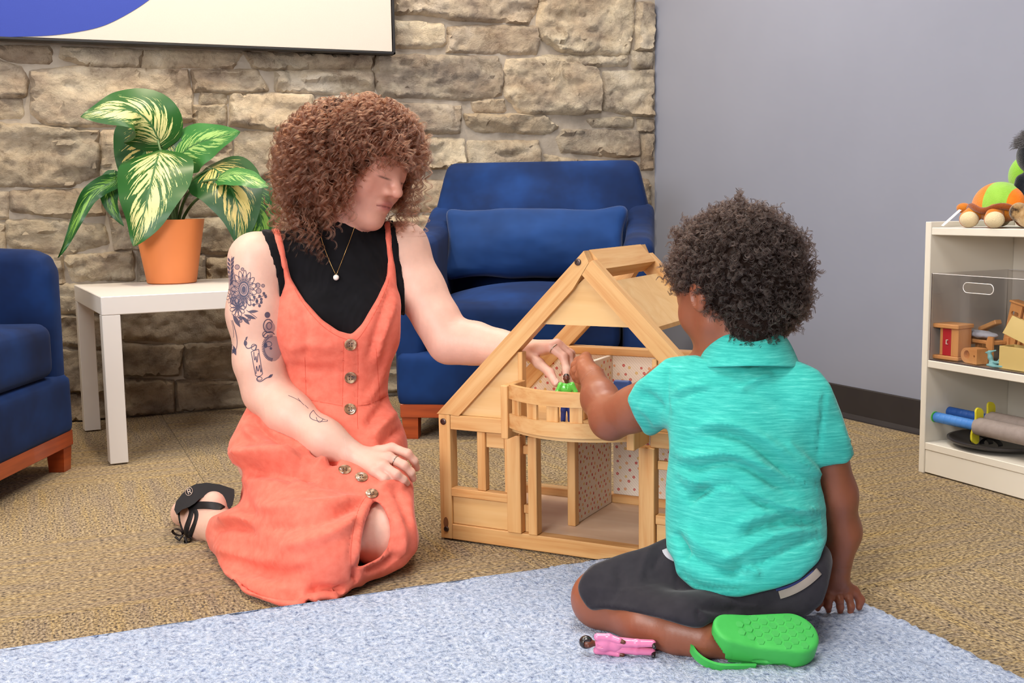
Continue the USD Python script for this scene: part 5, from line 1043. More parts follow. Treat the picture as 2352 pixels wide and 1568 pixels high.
# finger nails on the hand that holds the figure
mat('nail', '#e3b6aa', rough=.2, spec=.6)
BS = Skin(wbody, (1240, 840, 1340, 900))
for x, y, a in ((1297,870,8), (1307,880,12), (1279,874,-20)):
    c_, s_ = math.cos(math.radians(a)), math.sin(math.radians(a)); an = np.linspace(0, 2*np.pi, 14, endpoint=False); P_ = np.c_[x+5.5*np.cos(an)*c_-10*np.sin(an)*s_*-1*0-10*np.sin(an)*-s_, y+5.5*np.cos(an)*s_+10*np.sin(an)*c_]; t_ = patch(BS, P_, .0008)
    if t_ is not None: obj('nail', t_, 'nail', woman, True)
# ---- tattoos on the upper and lower right arm: ink lines lying on the skin
BS = Skin(wbody, (490, 560, 800, 1000))
N = {'p': ('principled_bsdf', dict(base_color=lin('#44475f'), roughness=.55, specular_ior_level=.3)), 't': ('transparent_bsdf', {}), 'm': ('mix_closure', dict(fac=.76))}
MATS['ink'] = usdkit.material(stage, '/World/Looks/ink', N, [('t.BSDF', 'm.closure1'), ('p.BSDF', 'm.closure2')], surface='m.closure')
N = {'p': ('principled_bsdf', dict(base_color=lin('#5d617c'), roughness=.55, specular_ior_level=.3)), 't': ('transparent_bsdf', {}), 'm': ('mix_closure', dict(fac=.36))}
MATS['ink_wash'] = usdkit.material(stage, '/World/Looks/ink_wash', N, [('t.BSDF', 'm.closure1'), ('p.BSDF', 'm.closure2')], surface='m.closure')
def ell_pts(cx, cy, rx, ry, a=0, n=16, a0=0, a1=360):
    t = np.radians(np.linspace(a0, a1, n)); c_, s_ = math.cos(math.radians(a)), math.sin(math.radians(a)); x, y = rx*np.cos(t), ry*np.sin(t); return np.c_[cx+x*c_-y*s_, cy+x*s_+y*c_]
def petal(cx, cy, a, r0, r1, w, sx=1., sy=1.):
    t = np.array([0, .35, .7, 1, .7, .35, 0]); q = np.array([0, .8, .9, 0, -.9, -.8, 0])*w; r = r0+(r1-r0)*t; ca, sa = math.cos(a), math.sin(a); return np.c_[cx+(r*ca-q*sa)*sx, cy+(r*sa+q*ca)*sy]
def leaf_t(x, y, a, l, w):
    a = math.radians(a); t = np.linspace(0, 1, 7); q = np.sin(t*np.pi)*w; return np.vstack([np.c_[x+t*l*math.cos(a)-q*math.sin(a), y+t*l*math.sin(a)+q*math.cos(a)], np.c_[x+t*l*math.cos(a)+q*math.sin(a), y+t*l*math.sin(a)-q*math.cos(a)][::-1]])
def tattoo(nm, label, lines, fills=(), washes=()):
    ms = [ribbon(BS, p, w*.00078, .0005, 3.) for p, w in lines]+[patch(BS, p) for p in fills]; ms = [m_ for m_ in ms if m_ is not None]
    if ms: obj(nm, cat_(*ms), 'ink', woman, True, label=label, kind='stuff')
    ws = [patch(BS, p, .0003) for p in washes]; ws = [m_ for m_ in ws if m_ is not None]
    if ws: obj(nm, cat_(*ws), 'ink_wash', woman, True, label=label+', grey shading', kind='stuff')
ln, fl, ws = [], [], []
for k in range(15): ln.append((petal(560, 664, k*2*math.pi/15+.2, 15, 44, 6.2, .68, 1.), 1.9))
for k in range(15): ln.append((petal(560, 664, k*2*math.pi/15+.41, 15, 34, 4.2, .68, 1.), 1.5))
ln += [(ell_pts(560, 664, 11, 17), 2.4), (ell_pts(560, 664, 7, 11), 1.6)]; ws.append(ell_pts(560, 664, 11, 17)); fl.append(ell_pts(560, 665, 4.5, 8))
for k in range(11): ln.append((petal(546, 706, k*2*math.pi/11, 5, 23, 5, .8, .95), 1.8))
fl.append(ell_pts(546, 706, 4, 5)); ws.append(ell_pts(546, 706, 10, 12))
for k in range(9): ln.append((petal(530, 680, k*2*math.pi/9, 4, 18, 4.5, .55, 1.), 1.6))
for i, y in enumerate(range(592, 648, 9)):
    fl += [leaf_t(531-.05*(y-592), y+10, -62, 15, 2.6), leaf_t(529-.05*(y-592), y+10, -118, 12, 2.2)]
ln.append(([(533,588),(528,620),(526,655)], 1.6))
for st in ([(572,690),(592,684),(612,676)], [(570,700),(590,698),(600,696)], [(566,712),(580,722),(590,730)]): ln.append((st, 1.5))
for x, y in ((584,682),(590,690),(596,680),(600,687),(606,674),(610,681),(583,700),(590,693),(596,702),(600,694)): fl.append(ell_pts(x, y, 3.2, 3.8))
fl += [leaf_t(560, 722, 20, 30, 4), leaf_t(556, 726, 48, 26, 4), leaf_t(545, 728, 12, 18, 4), leaf_t(535, 722, 60, 34, 5), leaf_t(568, 716, -4, 26, 3.4)]
ln += [([(534,735),(541,760),(545,785),(540,808)], 2.6), ([(531,735),(536,755),(537,775)], 1.6)]; fl += [leaf_t(533, 790, 70, 28, 4.5), leaf_t(540, 800, 120, 14, 3)]
for x, y, r in ((545,613,5.5),(557,618,3.6),(592,655,5.5),(604,656,3.8),(594,668,6),(553,737,3.5),(572,733,3.4)): ln.append((ell_pts(x, y, r, r), 1.5)); ws.append(ell_pts(x, y, r, r))
ws += [ell_pts(534, 660, 9, 40), ell_pts(548, 690, 20, 14)]
tattoo('flower_tattoo', 'blue-grey flower bouquet tattoo on the upper arm', ln, fl, ws)
ln = [([(577,808),(581,830),(587,862)], 2.), ([(594,802),(599,835),(603,858)], 2.), ([(577,808),(586,804),(594,802)], 2.), ([(587,862),(595,864),(603,858)], 2.), ([(583,808),(584,822),(586,826),(588,818),(590,832),(592,820),(594,812)], 2.2), ([(588,858),(590,842),(593,852),(596,838),(598,850),(601,846)], 2.2), ([(586,804),(588,792),(580,796),(570,800),(564,794),(562,784),(567,780)], 2.6), ([(597,864),(590,872),(598,876),(608,870),(616,866),(622,860)], 2.6), (ell_pts(583, 797, 6, 7), 1.8), (ell_pts(596, 869, 6, 4), 1.8)]
tattoo('candle_tattoo', 'small candle tattoo above the elbow', ln, [ell_pts(564, 788, 4, 6), leaf_t(616, 868, -40, 14, 3), leaf_t(564, 780, -60, 9, 2)])
sp = []
for k in range(24): a = math.radians(90+k*7.5); sp.append(([(626+18*math.cos(a), 798+24*math.sin(a)), (626+25*math.cos(a+.12), 798+32*math.sin(a+.12))], 2.2))
ln = sp+[(ell_pts(616, 748, 11, 15, 0, 16, 60, 330), 3), (ell_pts(618, 748, 6, 8), 2), ([(605,772),(612,764),(622,762),(630,768)], 3.), (ell_pts(609, 768, 6, 7, 0, 14, 0, 300), 2.4), (ell_pts(617, 790, 7, 6), 2.)]
tattoo('hedgehog_tattoo', 'dark furry round tattoo at the inner arm beside the dress', ln, [ell_pts(614, 723, 6.5, 7), ell_pts(610, 793, 4, 6), ell_pts(622, 800, 3, 3)], [ell_pts(626, 800, 22, 30), ell_pts(620, 752, 12, 14)])
tattoo('forearm_tattoo', 'small line tattoos on the forearm', [([(720,942),(716,962),(742,968),(750,964)], 1.8), ([(720,942),(730,955),(748,964)], 1.8), ([(726,958),(734,970),(742,962)], 1.6), ([(662,908),(676,914),(690,922)], 1.6), ([(684,914),(694,926),(698,930)], 1.8), ([(700,930),(708,938)], 1.6)], [], [])
# ---- black platform sandal on the turned-up foot
mat('sandal_black', '#171416', '#1d1a1c', .55, 40, spec=.35, bump=.1, bscale=300, bdist=.001)
BS = Skin(wbody, (380, 1100, 560, 1280))
def slab(poly, D0, D1, c=0.):
    """an outline in the picture given a real thickness between two depths"""
    P = np.array(poly, float); n = len(P); a = np.array([wp((x, y, D0)) for x, y in P]); b = np.array([wp((x, y, D1)) for x, y in P]); pg = Polygon(P); tri = trimesh.creation.triangulate_polygon(pg, engine='earcut'); tv, tf_ = tri; kd = cKDTree(P); ix = kd.query(tv)[1]; tf_ = ix[tf_]
    F = [list(t) for t in tf_]+[[x+n for x in t[::-1]] for t in tf_]+[q for i in range(n) for q in ([i, i+n, (i+1) % n+n], [i, (i+1) % n+n, (i+1) % n])]; m_ = trimesh.Trimesh(np.vstack([a, b]), F, process=False); m_.fix_normals(); return m_
so = [(400,1170),(404,1152),(418,1134),(436,1118),(450,1111),(475,1108),(505,1112),(538,1123),(539,1138),(534,1160),(526,1171),(513,1166),(509,1148),(498,1138),(478,1137),(460,1144),(447,1156),(434,1164),(418,1170),(406,1182)]
sole = obj('sandal', slab(so, 2.455, 2.56), 'sandal_black', woman, 35, label='black platform sandal')
for pts, w in (([(440,1163),(462,1160),(488,1161),(512,1168)], .016), ([(436,1160),(440,1180),(432,1205),(428,1232)], .013), ([(438,1168),(452,1180),(447,1205),(433,1236)], .010), ([(412,1178),(415,1200),(424,1225)], .007)):
    t_ = ribbon(BS, pts, w, .001, 3, .0022)
    if t_ is not None: obj('strap', t_, 'sandal_black', sole, True)
for i, (cx, cy, rx, ry, a) in enumerate(((408,1222,13,7,20), (432,1240,9,6,-35))):
    an = np.linspace(0, 2*np.pi, 24, endpoint=False); e = ell_pts(cx, cy, rx, ry, a, 24)[:-1]; L_ = np.array([wp((x, y, 2.455)) for x, y in e]); V = np.vstack([L_-FW*.006-[0, 0, 0], L_+FW*.008]); n = len(L_); F = [q for k in range(n) for q in ([k, (k+1) % n, (k+1) % n+n], [k, (k+1) % n+n, k+n])]; V2 = np.vstack([V, (V-V.mean(0))*.86+V.mean(0)]); F2 = F+[[a_+2*n, c_+2*n, b_+2*n] for a_, b_, c_ in F]; obj('bow_loop', trimesh.Trimesh(V2, F2, process=False), 'sandal_black', sole, True)
for pts in ([(420,1228),(412,1240),(402,1232)], [(424,1232),(430,1248),(440,1256)]): obj('bow_tail', tube(np.array([wp((x, y, 2.45)) for x, y in pts]), .0028, 6), 'sandal_black', sole, True)
mat('emblem_beige', '#b8a89c', rough=.5); er = ell_pts(434, 1128, 8, 9.5, 20, 28)[:-1]
obj('emblem', tube(np.array([wp((x, y, 2.4535)) for x, y in er]), .0007, 5, True), 'emblem_beige', sole, True, label='small round emblem with a stylised letter')
tm_ = meshkit.text_mesh('R', .0105, .0006, True); tm_.apply_translation((-.0045, -.005, 0)); R_ = np.stack([RT*math.cos(.35)-UP*math.sin(.35)*-1, UP*math.cos(.35)-RT*math.sin(.35), -FW], 1); tm_.vertices = tm_.vertices@R_.T+wp((434, 1128, 2.4548)); obj('emblem_letter', tm_, 'emblem_beige', sole, False)
# ---- curly hair
def hair_mat(nm, c, rough=.38, rand=.25):
    N = {'a': ('attribute', dict(attribute='tint')), 'p': ('principled_hair_bsdf', dict(color=lin(c), roughness=rough, radial_roughness=.45, parametrization='Direct coloring', random_color=rand))}
    N = {'hi': ('hair_info', {}), 'w': ('white_noise_texture', dict(dimensions='1D')), 'r': ('map_range', dict(to_min=1-rand, to_max=1+rand)), 'h': ('hsv', dict(color=lin(c))), 'p': ('principled_hair_bsdf', dict(roughness=rough, radial_roughness=.5, model='Chiang', parametrization='Direct coloring'))}
    MATS[nm] = usdkit.material(stage, '/World/Looks/' + nm, N, [('hi.index', 'w.w'), ('w.value', 'r.value'), ('r.result', 'h.value'), ('h.color', 'p.color')], surface='p.BSDF')
hair_mat('hair_brown', '#4a2a1b', .3); hair_mat('hair_black', '#1a100c', .4); mat('hair_base_brown', '#2e1c15', rough=.9, spec=.1); mat('hair_base_black', '#261c18', rough=.9, spec=.1)
def curl(path, hr, turns, ph, r, k=24, strands=5, spread=.0022, w0=.0006):
    C = spline(path, k); t = np.gradient(C, axis=0); t /= np.linalg.norm(t, axis=1, keepdims=True); u = np.cross(t, r.normal(size=3)); u -= t*(u*t).sum(1, keepdims=True); u /= np.linalg.norm(u, axis=1, keepdims=True)+1e-9; v_ = np.cross(t, u); s_ = np.linspace(0, 1, k)
    env = np.clip(s_*5, 0, 1)*hr; P, W, N_ = [], [], []
    for q in range(strands):
        a = ph+s_*turns*2*np.pi+r.normal(0, .22); o = r.normal(0, spread, 3)*np.clip(s_*2, .1, 1)[:, None]; e = env*r.uniform(.8, 1.2)
        P.append(C+u*(np.cos(a)*e)[:, None]+v_*(np.sin(a)*e)[:, None]+o); W.append(w0*(1-.6*s_)); N_.append(k)
    return P, W, N_
def dirv(a, b, c): d = RT*a+UP*b-FW*c; return d/np.linalg.norm(d)
HC = wp((797, 388, 2.44)); WPX = 2.44/FPX; hr_ = np.random.default_rng(21)
f = Field(HC-.2, HC+.2, .006); f.ell(HC, np.array([1, 1, 1])*.118, None, .0); f.ell(HC+RT*-.030-UP*.065, (.092, .092, .095), None, .04); f.ell(HC+UP*.03, (.125, .125, .12), None, .03); f.ell(WH+WHR@np.array([0, -.004, .050]), (.086, .098, .080), WHR, .03)
fdir = dirv(.66, -.52, .56); P = f.pts(); f.D = np.maximum(f.D, .082-np.linalg.norm(P-(WH+WHR@np.array([0, .105, -.055])), axis=-1)).astype(np.float32)
f.D = np.maximum(f.D, .075-np.linalg.norm(P-(WH+WHR@np.array([.0, .06, -.12])), axis=-1)).astype(np.float32)
hb_ = f.mesh(2); hair = obj('hair', hb_, 'hair_base_brown', woman, True, label='dense chin-length curly brown hair')
PP, WW, CC = [], [], []
FACE = WH+WHR@np.array([0, .115, -.050])
def in_face(p): q = ((p-WH)@WHR); return (q[..., 1] > .02) & (np.abs(q[..., 0]+.0) < .068) & (q[..., 2] < .010) & (q[..., 2] > -.135)
n_ = 0
while n_ < 2000:
    d = hr_.normal(size=3); d /= np.linalg.norm(d); el = d[2]
    if el < -.62: continue
    cosf = d@fdir
    if cosf > .80 and el < .2: continue
    az = d-np.array([0, 0, 1])*d[2]; az /= np.linalg.norm(az)+1e-9; th0 = math.acos(np.clip(el, -1, 1)); front = az@(HF*[1, 1, 0]/np.linalg.norm(HF[:2]))
    drop = hr_.uniform(.35, .95)*(1. if front < .55 else .55); th1 = min(th0+drop, 2.45 if front < .3 else 1.62 if front > .75 else 2.1); k = 6; R0 = hr_.uniform(.112, .126) if th0 > .9 else hr_.uniform(.135, .152); R1 = hr_.uniform(.130, .166)
    if d@RT > .25 and th1 > 1.5: R1 *= .9
    path = []
    for q in range(k):
        t = q/(k-1); th = th0+(th1-th0)*t**1.1; rr = R0+(R1-R0)*t**.7; low = max(0, th-1.75)
        path.append(HC+(az*math.sin(th)+np.array([0, 0, 1])*math.cos(th))*rr*(1-.10*low)+np.array([0, 0, -.018])*t*t+hr_.normal(0, .004, 3))
    path = np.array(path)
    if in_face(path[2:]).any(): continue
    L_ = np.linalg.norm(np.diff(path, axis=0), axis=1).sum(); a, b, c_ = curl(path, hr_.uniform(.0055, .0095), L_/hr_.uniform(.024, .036), hr_.uniform(0, 6.3), hr_, 28, 7, .0009, .00075); PP += a; WW += b; CC += c_; n_ += 1
for i in range(620):                                   # crown and fringe: from the parting forward over the forehead
    az_ = hr_.uniform(-1.75, 1.75); t0 = hr_.uniform(.05, .75); t1 = min(t0+hr_.uniform(.45, .95), 1.56 if abs(az_) < .9 else 1.75); R0 = .128; R1 = hr_.uniform(.128, .150); d_ = np.array([math.sin(az_), math.cos(az_), 0]); path = []
    for t in np.linspace(0, 1, 6):
        th = t0+(t1-t0)*t; path.append(WH+WHR@(np.array([0, -.006, .012])+(d_*math.sin(th)*np.array([.88, 1.0, 1])+np.array([0, 0, 1])*math.cos(th)*.98)*(R0+(R1-R0)*t))+hr_.normal(0, .004, 3))
    path = np.array(path); L_ = np.linalg.norm(np.diff(path, axis=0), axis=1).sum(); a, b, c_ = curl(path, hr_.uniform(.005, .0088), L_/hr_.uniform(.024, .036), hr_.uniform(0, 6.3), hr_, 26, 7, .0009, .00072); PP += a; WW += b; CC += c_
# fringe over the brow, locks beside the cheek and on the far side, one lock falling on the chest
def lock(pts, n, hr0, jit=.012, turn=.026):
    for i in range(n):
        path = np.array([wp(p) for p in pts])+hr_.normal(0, jit, 3)+hr_.normal(0, jit*.35, (len(pts), 3)); L_ = np.linalg.norm(np.diff(path, axis=0), axis=1).sum(); a, b, c_ = curl(spline(path, 8), hr_.uniform(.7, 1.2)*hr0, L_/turn, hr_.uniform(0, 6.3), hr_, 34, 6, .0010, .00065); PP.extend(a); WW.extend(b); CC.extend(c_)
for x in range(800, 945, 12): lock([(x-30,300,2.30), (x-12,345,2.275), (x,385+hr_.uniform(-10,12),2.29)], 3, .0065, .008)
lock([(955,330,2.42), (958,400,2.43), (955,470,2.44), (948,520,2.44)], 9, .007, .010); lock([(945,330,2.40), (965,420,2.42), (940,500,2.43)], 6, .007, .012); lock([(930,420,2.46), (915,500,2.46), (905,545,2.45)], 8, .006, .010)
lock([(770,380,2.29), (785,440,2.28), (790,500,2.30)], 7, .006, .008); lock([(740,420,2.29), (760,500,2.29), (765,545,2.32)], 8, .007, .010)
lock([(725,500,2.33), (735,560,2.335), (745,600,2.345)], 6, .006, .007); lock([(690,500,2.32), (705,550,2.325), (715,578,2.335)], 8, .007, .012); lock([(650,480,2.36), (660,540,2.36), (680,568,2.36)], 9, .007, .014); lock([(905,500,2.46), (890,540,2.45)], 3, .006, .006); lock([(640,420,2.44), (640,490,2.44), (655,560,2.43)], 9, .008, .014); lock([(665,450,2.5), (668,520,2.5), (680,590,2.48)], 8, .008, .012); lock([(650,440,2.38), (665,520,2.37), (690,580,2.37)], 7, .008, .012)
def add_curls(parent, material, label):
    curves('curls', np.vstack(PP), np.concatenate(WW), CC, material, parent, label, 'stuff')
add_curls(hair, 'hair_brown', 'springy brown curls')
# ------------------------------------------------------------------ the child, seen from behind
BJ = dict(neck=(1692,800,1.86), shL=(1535,893,1.925), shR=(1846,915,1.845), elL=(1402,962,2.030), wrL=(1360,866,2.150), elR=(1920,1135,1.895), wrR=(1920,1322,1.938), hipL=(1665,1318,1.90), hipR=(1785,1318,1.88), knL=(1380,1375,dz(1380,1375,.060)), anL=(1615,1462,dz(1615,1462,.047)), knR=(1640,1335,dz(1640,1335,.058)), anR=(1780,1420,dz(1780,1420,.05)))
BF = -RT*.50-UP*.24+FW*.83; BF /= np.linalg.norm(BF); BU = UP*.97-RT*.15+FW*.12; BU -= BF*(BU@BF); BU /= np.linalg.norm(BU)
BH = wp((1668, 668, 1.875)); BHR = np.stack([np.cross(BF, BU), BF, BU], 1); BHS = .90
BL_mcp = [(1346,820,2.205), (1340,827,2.190), (1338,838,2.176), (1342,850,2.164)]
BL_f = [[(1327,828,2.222), (1319,845,2.228), (1318,858,2.226)], [(1321,838,2.206), (1317,855,2.212), (1320,868,2.212)], [(1322,850,2.188), (1322,865,2.194), (1328,874,2.196)], [(1330,862,2.172), (1332,873,2.178), (1338,878,2.182)]]
BL_t = [(1366,852,2.185), (1352,860,2.205), (1336,868,2.216), (1325,872,2.220)]
BR_mcp = [(1894,1352,1.942), (1908,1357,1.938), (1926,1358,1.940), (1943,1354,1.944)]
BR_f = [[(1885,1371,1.938), (1880,1386,1.936), (1878,1397,1.938)], [(1904,1376,1.930), (1902,1391,1.932), (1903,1401,1.938)], [(1928,1378,1.928), (1930,1394,1.930), (1930,1404,1.936)], [(1950,1374,1.934), (1955,1392,1.932), (1953,1408,1.934)]]
BR_t = [(1938,1340,1.940), (1962,1358,1.946), (1976,1377,1.946), (1973,1394,1.944)]
def b_core(f, limbs=True):
    J = {k: wp(v) for k, v in BJ.items()}; P = lambda x, y, d: wp((x, y, d))
    f.ell(P(1705,965,1.885), (.108, .072, .115), CAMA, .04); f.ell(P(1706,1150,1.885), (.104, .076, .115), CAMA, .05); f.ell(P(1722,1310,1.885), (.118, .095, .075), CAMA, .05)
    f.bone(J['shL'], P(1640,860,1.885), .038, .045, .04); f.bone(J['shR'], P(1760,865,1.875), .038, .045, .04); f.bone(P(1700,870,1.872), J['neck'], .048, .038, .04)
    if not limbs: return f
    f.chain([J['shL'], P(1455,940,1.985), J['elL']], [.041, .0370, .0350], .02); f.chain([J['elL'], P(1378,915,2.085), J['wrL']], [.0345, .0325, .0235], .02)
    f.chain([J['shR'], P(1892,1020,1.868), J['elR']], [.041, .0360, .0330], .02); f.chain([J['elR'], P(1932,1220,1.925), J['wrR']], [.0325, .0310, .0220], .02)
    f.bone(J['hipL'], J['knL'], .070, .047, .03); f.bone(J['hipR'], J['knR'], .070, .047, .03); f.chain([J['knL'], P(1480,1423,dz(1480,1423,.055)), P(1555,1448,dz(1555,1448,.049)), J['anL']], [.044, .0385, .033, .0285], .02); f.chain([J['knR'], J['anR']], [.042, .030], .02)
    f.chain([J['anL'], P(1680,1474,dz(1680,1474,.038)), P(1800,1474,dz(1800,1474,.040))], [.0285, .024, .018], .02)
    return f
def b_body(f):
    b_core(f); hand(f, BJ['wrL'], BL_mcp, BL_f, BL_t, .0160, .0098, .0072); hand(f, BJ['wrR'], BR_mcp, BR_f, BR_t, .0150, .0086, .0062)
    f.bone(BH+BHR@np.array([0, -.025, -.06]), wp(BJ['neck']), .038, .037, .03); headfn(f, BH, BHR, BHS, True); return f
lo, hi = around([v for v in BJ.values()]+[(1310,860,2.23), (1560,480,1.9), (1990,1410,1.97)], .09); lo[2] = .004
bx = [(BH-.14, BH+.14, .0028), (*around([BJ['wrL']]+BL_mcp+[q[-1] for q in BL_f], .024), .0021), (*around([BJ['wrR']]+BR_mcp+[q[-1] for q in BR_f]+BR_t, .022), .0021)]
bbody = fine_body(b_body, lo, hi, .006, bx)
boy = thing('person', 'young child in turquoise polo and black shorts kneeling with back turned at the dollhouse', 'person', (0, 0, 0))
v = bbody.vertices; base = np.tile(np.array(lin('#8a5038')), (len(v), 1))
base = mixc('#a8684a', base, spots(BL_mcp+[q[0] for q in BL_f]+[BL_t[1], BJ['wrL']], .028)*.7); base = mixc('#6a382c', base, spots([BJ['elL'], BJ['elR']], .03)*.45); base = mixc('#9a5a44', base, spots([q[-1] for q in BR_f+BL_f], .010)*.6)
bb_ = obj('body', bbody, 'skin_brown', boy, True, label='brown skinned body with one arm reaching into the dollhouse'); tint_attr(bb_, base)
# shirt
def shirt_mat():
    N = {'g': ('geometry', {}), 'r0': ('vector_rotate', dict(rotate_type='z_axis', angle=YAW)), 'mp': ('mapping', dict(scale=(16, 16, 190))), 'n': ('noise_texture', dict(scale=1.6, detail=5., roughness=.7, distortion=.2)), 'r': ('rgb_ramp', dict(ramp=[(.26, lin('#239890')), (.48, lin('#36afa5')), (.62, lin('#48beb3')), (.82, lin('#79d3c9'))])),
         'nb': ('noise_texture', dict(scale=900., detail=2.)), 'b': ('bump', dict(strength=.2, distance=.0006)), 'p': ('principled_bsdf', dict(roughness=.85, specular_ior_level=.2, sheen_weight=.15))}
    MATS['heather_turquoise'] = usdkit.material(stage, '/World/Looks/heather_turquoise', N, [('g.position', 'mp.vector'), ('mp.vector', 'n.vector'), ('n.fac', 'r.fac'), ('r.color', 'p.base_color'), ('g.position', 'nb.vector'), ('nb.fac', 'b.height'), ('b.normal', 'p.normal')], surface='p.BSDF')
shirt_mat()
lo_, hi_ = around([(1430,780,2.02), (1960,780,1.84), (1500,1400,1.9), (1920,1400,1.9)], .12)
f = b_core(Field(lo_, hi_, .005), False); f.D -= .012; Pq = lambda x, y, d: wp((x, y, d))
f.ell(Pq(1703,1000,1.875), (.118, .085, .11), CAMA, .04); f.ell(Pq(1710,1180,1.872), (.124, .090, .13), CAMA, .05); f.ell(Pq(1718,1290,1.862), (.124, .100, .074), CAMA, .05); f.ell(Pq(1640,1310,1.845), (.060, .050, .055), CAMA, .05)
f.chain([wp(BJ['shL']), Pq(1468,932,1.975), Pq(1436,950,2.0)], [.052, .054, .055], .025); f.chain([wp(BJ['shR']), Pq(1889,990,1.865), Pq(1913,1075,1.885)], [.053, .0535, .052], .025)
sk = [(1440,915),(1462,880),(1530,824),(1600,814),(1628,826),(1720,836),(1800,826),(1830,828),(1880,850),(1906,880),(1938,960),(1964,1044),(1946,1066),(1874,1072),(1884,1110),(1894,1150),(1900,1195),(1900,1240),(1880,1290),(1838,1330),(1780,1352),(1700,1372),(1640,1371),(1590,1352),(1552,1318),(1548,1285),(1530,1262),(1528,1200),(1532,1100),(1537,1020),(1534,972),(1518,990),(1495,1003),(1478,996),(1460,965)]
carve(f, sk, True)
f.D = ndi.gaussian_filter(f.D, .8)
# hollow the sleeves a little so that their ends open round the arms
for a, b, r0, r1 in ((Pq(1470,930,1.972), Pq(1400,965,2.03), .043, .047), (Pq(1898,1030,1.873), Pq(1924,1120,1.895), .040, .043)):
    ix, P_ = near_pts(f, .2); ab = b-a; t = np.clip((P_-a)@ab/(ab@ab), 0, 1); d = np.linalg.norm(P_-a-t[:, None]*ab, axis=1)-(r0+(r1-r0)*t); D = f.D[tuple(ix.T)]; f.D[tuple(ix.T)] = np.maximum(D, -d)
shirt = f.mesh(2)
SF = [([(1600,1005),(1680,1000),(1740,1030),(1800,1080),(1880,1120)], 13, -.0075), ([(1590,985),(1690,978),(1760,1012),(1830,1062),(1885,1095)], 12, .005), ([(1545,1030),(1590,1048),(1660,1040),(1740,1065),(1830,1100),(1890,1128)], 11, .006), ([(1550,1062),(1620,1070),(1680,1062),(1760,1098),(1850,1130)], 11, -.006), ([(1556,1080),(1610,1110),(1700,1128),(1800,1165),(1890,1168)], 11, .006), ([(1560,1100),(1610,1132),(1640,1118),(1740,1150),(1830,1180),(1888,1182)], 10, -.007), ([(1580,1160),(1610,1125),(1640,1112)], 10, -.005), ([(1680,1215),(1740,1185),(1800,1172),(1880,1180)], 12, .005), ([(1700,1238),(1770,1205),(1830,1200),(1888,1200)], 10, -.006), ([(1640,1300),(1700,1270),(1780,1230),(1880,1215)], 13, .005), ([(1660,1325),(1740,1295),(1830,1255),(1890,1230)], 11, -.005), ([(1560,1240),(1600,1285),(1660,1312),(1720,1320)], 12, -.005), ([(1570,1210),(1630,1262),(1700,1280)], 12, .004), ([(1700,1320),(1730,1306),(1742,1324)], 7, .005), ([(1556,1298),(1580,1330),(1640,1352),(1720,1354)], 6, -.0025), ([(1545,1225),(1570,1250),(1568,1290)], 8, -.006),
 ([(1534,835),(1532,900),(1536,970)], 5, -.003), ([(1896,890),(1888,960),(1876,1060)], 5, -.003), ([(1545,925),(1580,905),(1625,895)], 9, -.003), ([(1545,905),(1590,890),(1640,885)], 9, .003), ([(1470,900),(1500,915),(1525,945)], 9, -.004), ([(1462,930),(1490,950),(1510,985)], 10, .004), ([(1640,850),(1720,845),(1790,850)], 12, -.003), ([(1690,900),(1740,870),(1780,855)], 10, .003), ([(1800,1010),(1850,1060),(1885,1100)], 10, .004), ([(1690,860),(1765,920),(1830,960)], 14, -.002)]
shirt = sculpt(shirt, [(a_, b_, c_*1.7) for a_, b_, c_ in SF]); fb = meshkit.fbm(shirt.vertices*[16, 16, 12], 3)-.5; shirt.vertices += vnormals(shirt)*(fb*.006)[:, None]
sh = obj('polo_shirt', shirt, 'heather_turquoise', boy, True, label='turquoise heathered short-sleeved polo shirt')
# collar: a folded band round the neck
def ringpts(c, R, rx, ry, n=56, a0=0, a1=360): a = np.radians(np.linspace(a0, a1, n)); return c+(R[:, 0]*(rx*np.cos(a))[:, None]+R[:, 1]*(ry*np.sin(a))[:, None])
CR = np.stack([RT, FW*.97+UP*.0, UP], 1); cpos = wp((1717, 822, 1.862)); prof = []
rows = [(-.012, 0, .86), (.024, 0, .80), (.031, 0, .81), (.033, 0, .84), (.030, 0, .88), (.014, 0, .99), (-.004, 0, 1.10), (-.010, 0, 1.13), (-.0125, 0, 1.11), (-.009, 0, 1.03)]
an = np.linspace(0, 2*np.pi, 65)[:-1]; V = []
for z_, o, s_ in rows:
    dip = np.maximum(np.sin(an), 0)
    V.append(cpos+RT*(.076*s_*np.cos(an))[:, None]+FW*((.070*s_*np.sin(an))+.002)[:, None]+UP*(z_-.020*dip+.010*np.maximum(-np.sin(an), 0)*(z_ > .0)-(np.abs(np.cos(an))**2)*.004)[:, None])
V = np.array(V); nr, na = V.shape[:2]; F = []
for i in range(nr):
    for j in range(na): i2, j2 = (i+1) % nr, (j+1) % na; F += [[i*na+j, i*na+j2, i2*na+j2], [i*na+j, i2*na+j2, i2*na+j]]
cm_ = trimesh.Trimesh(V.reshape(-1, 3), F, process=False); cm_.fix_normals(); cm_ = trimesh.Trimesh(*trimesh.remesh.subdivide_loop(cm_.vertices, cm_.faces, 1), process=False)
obj('collar', cm_, 'heather_turquoise', sh, True)
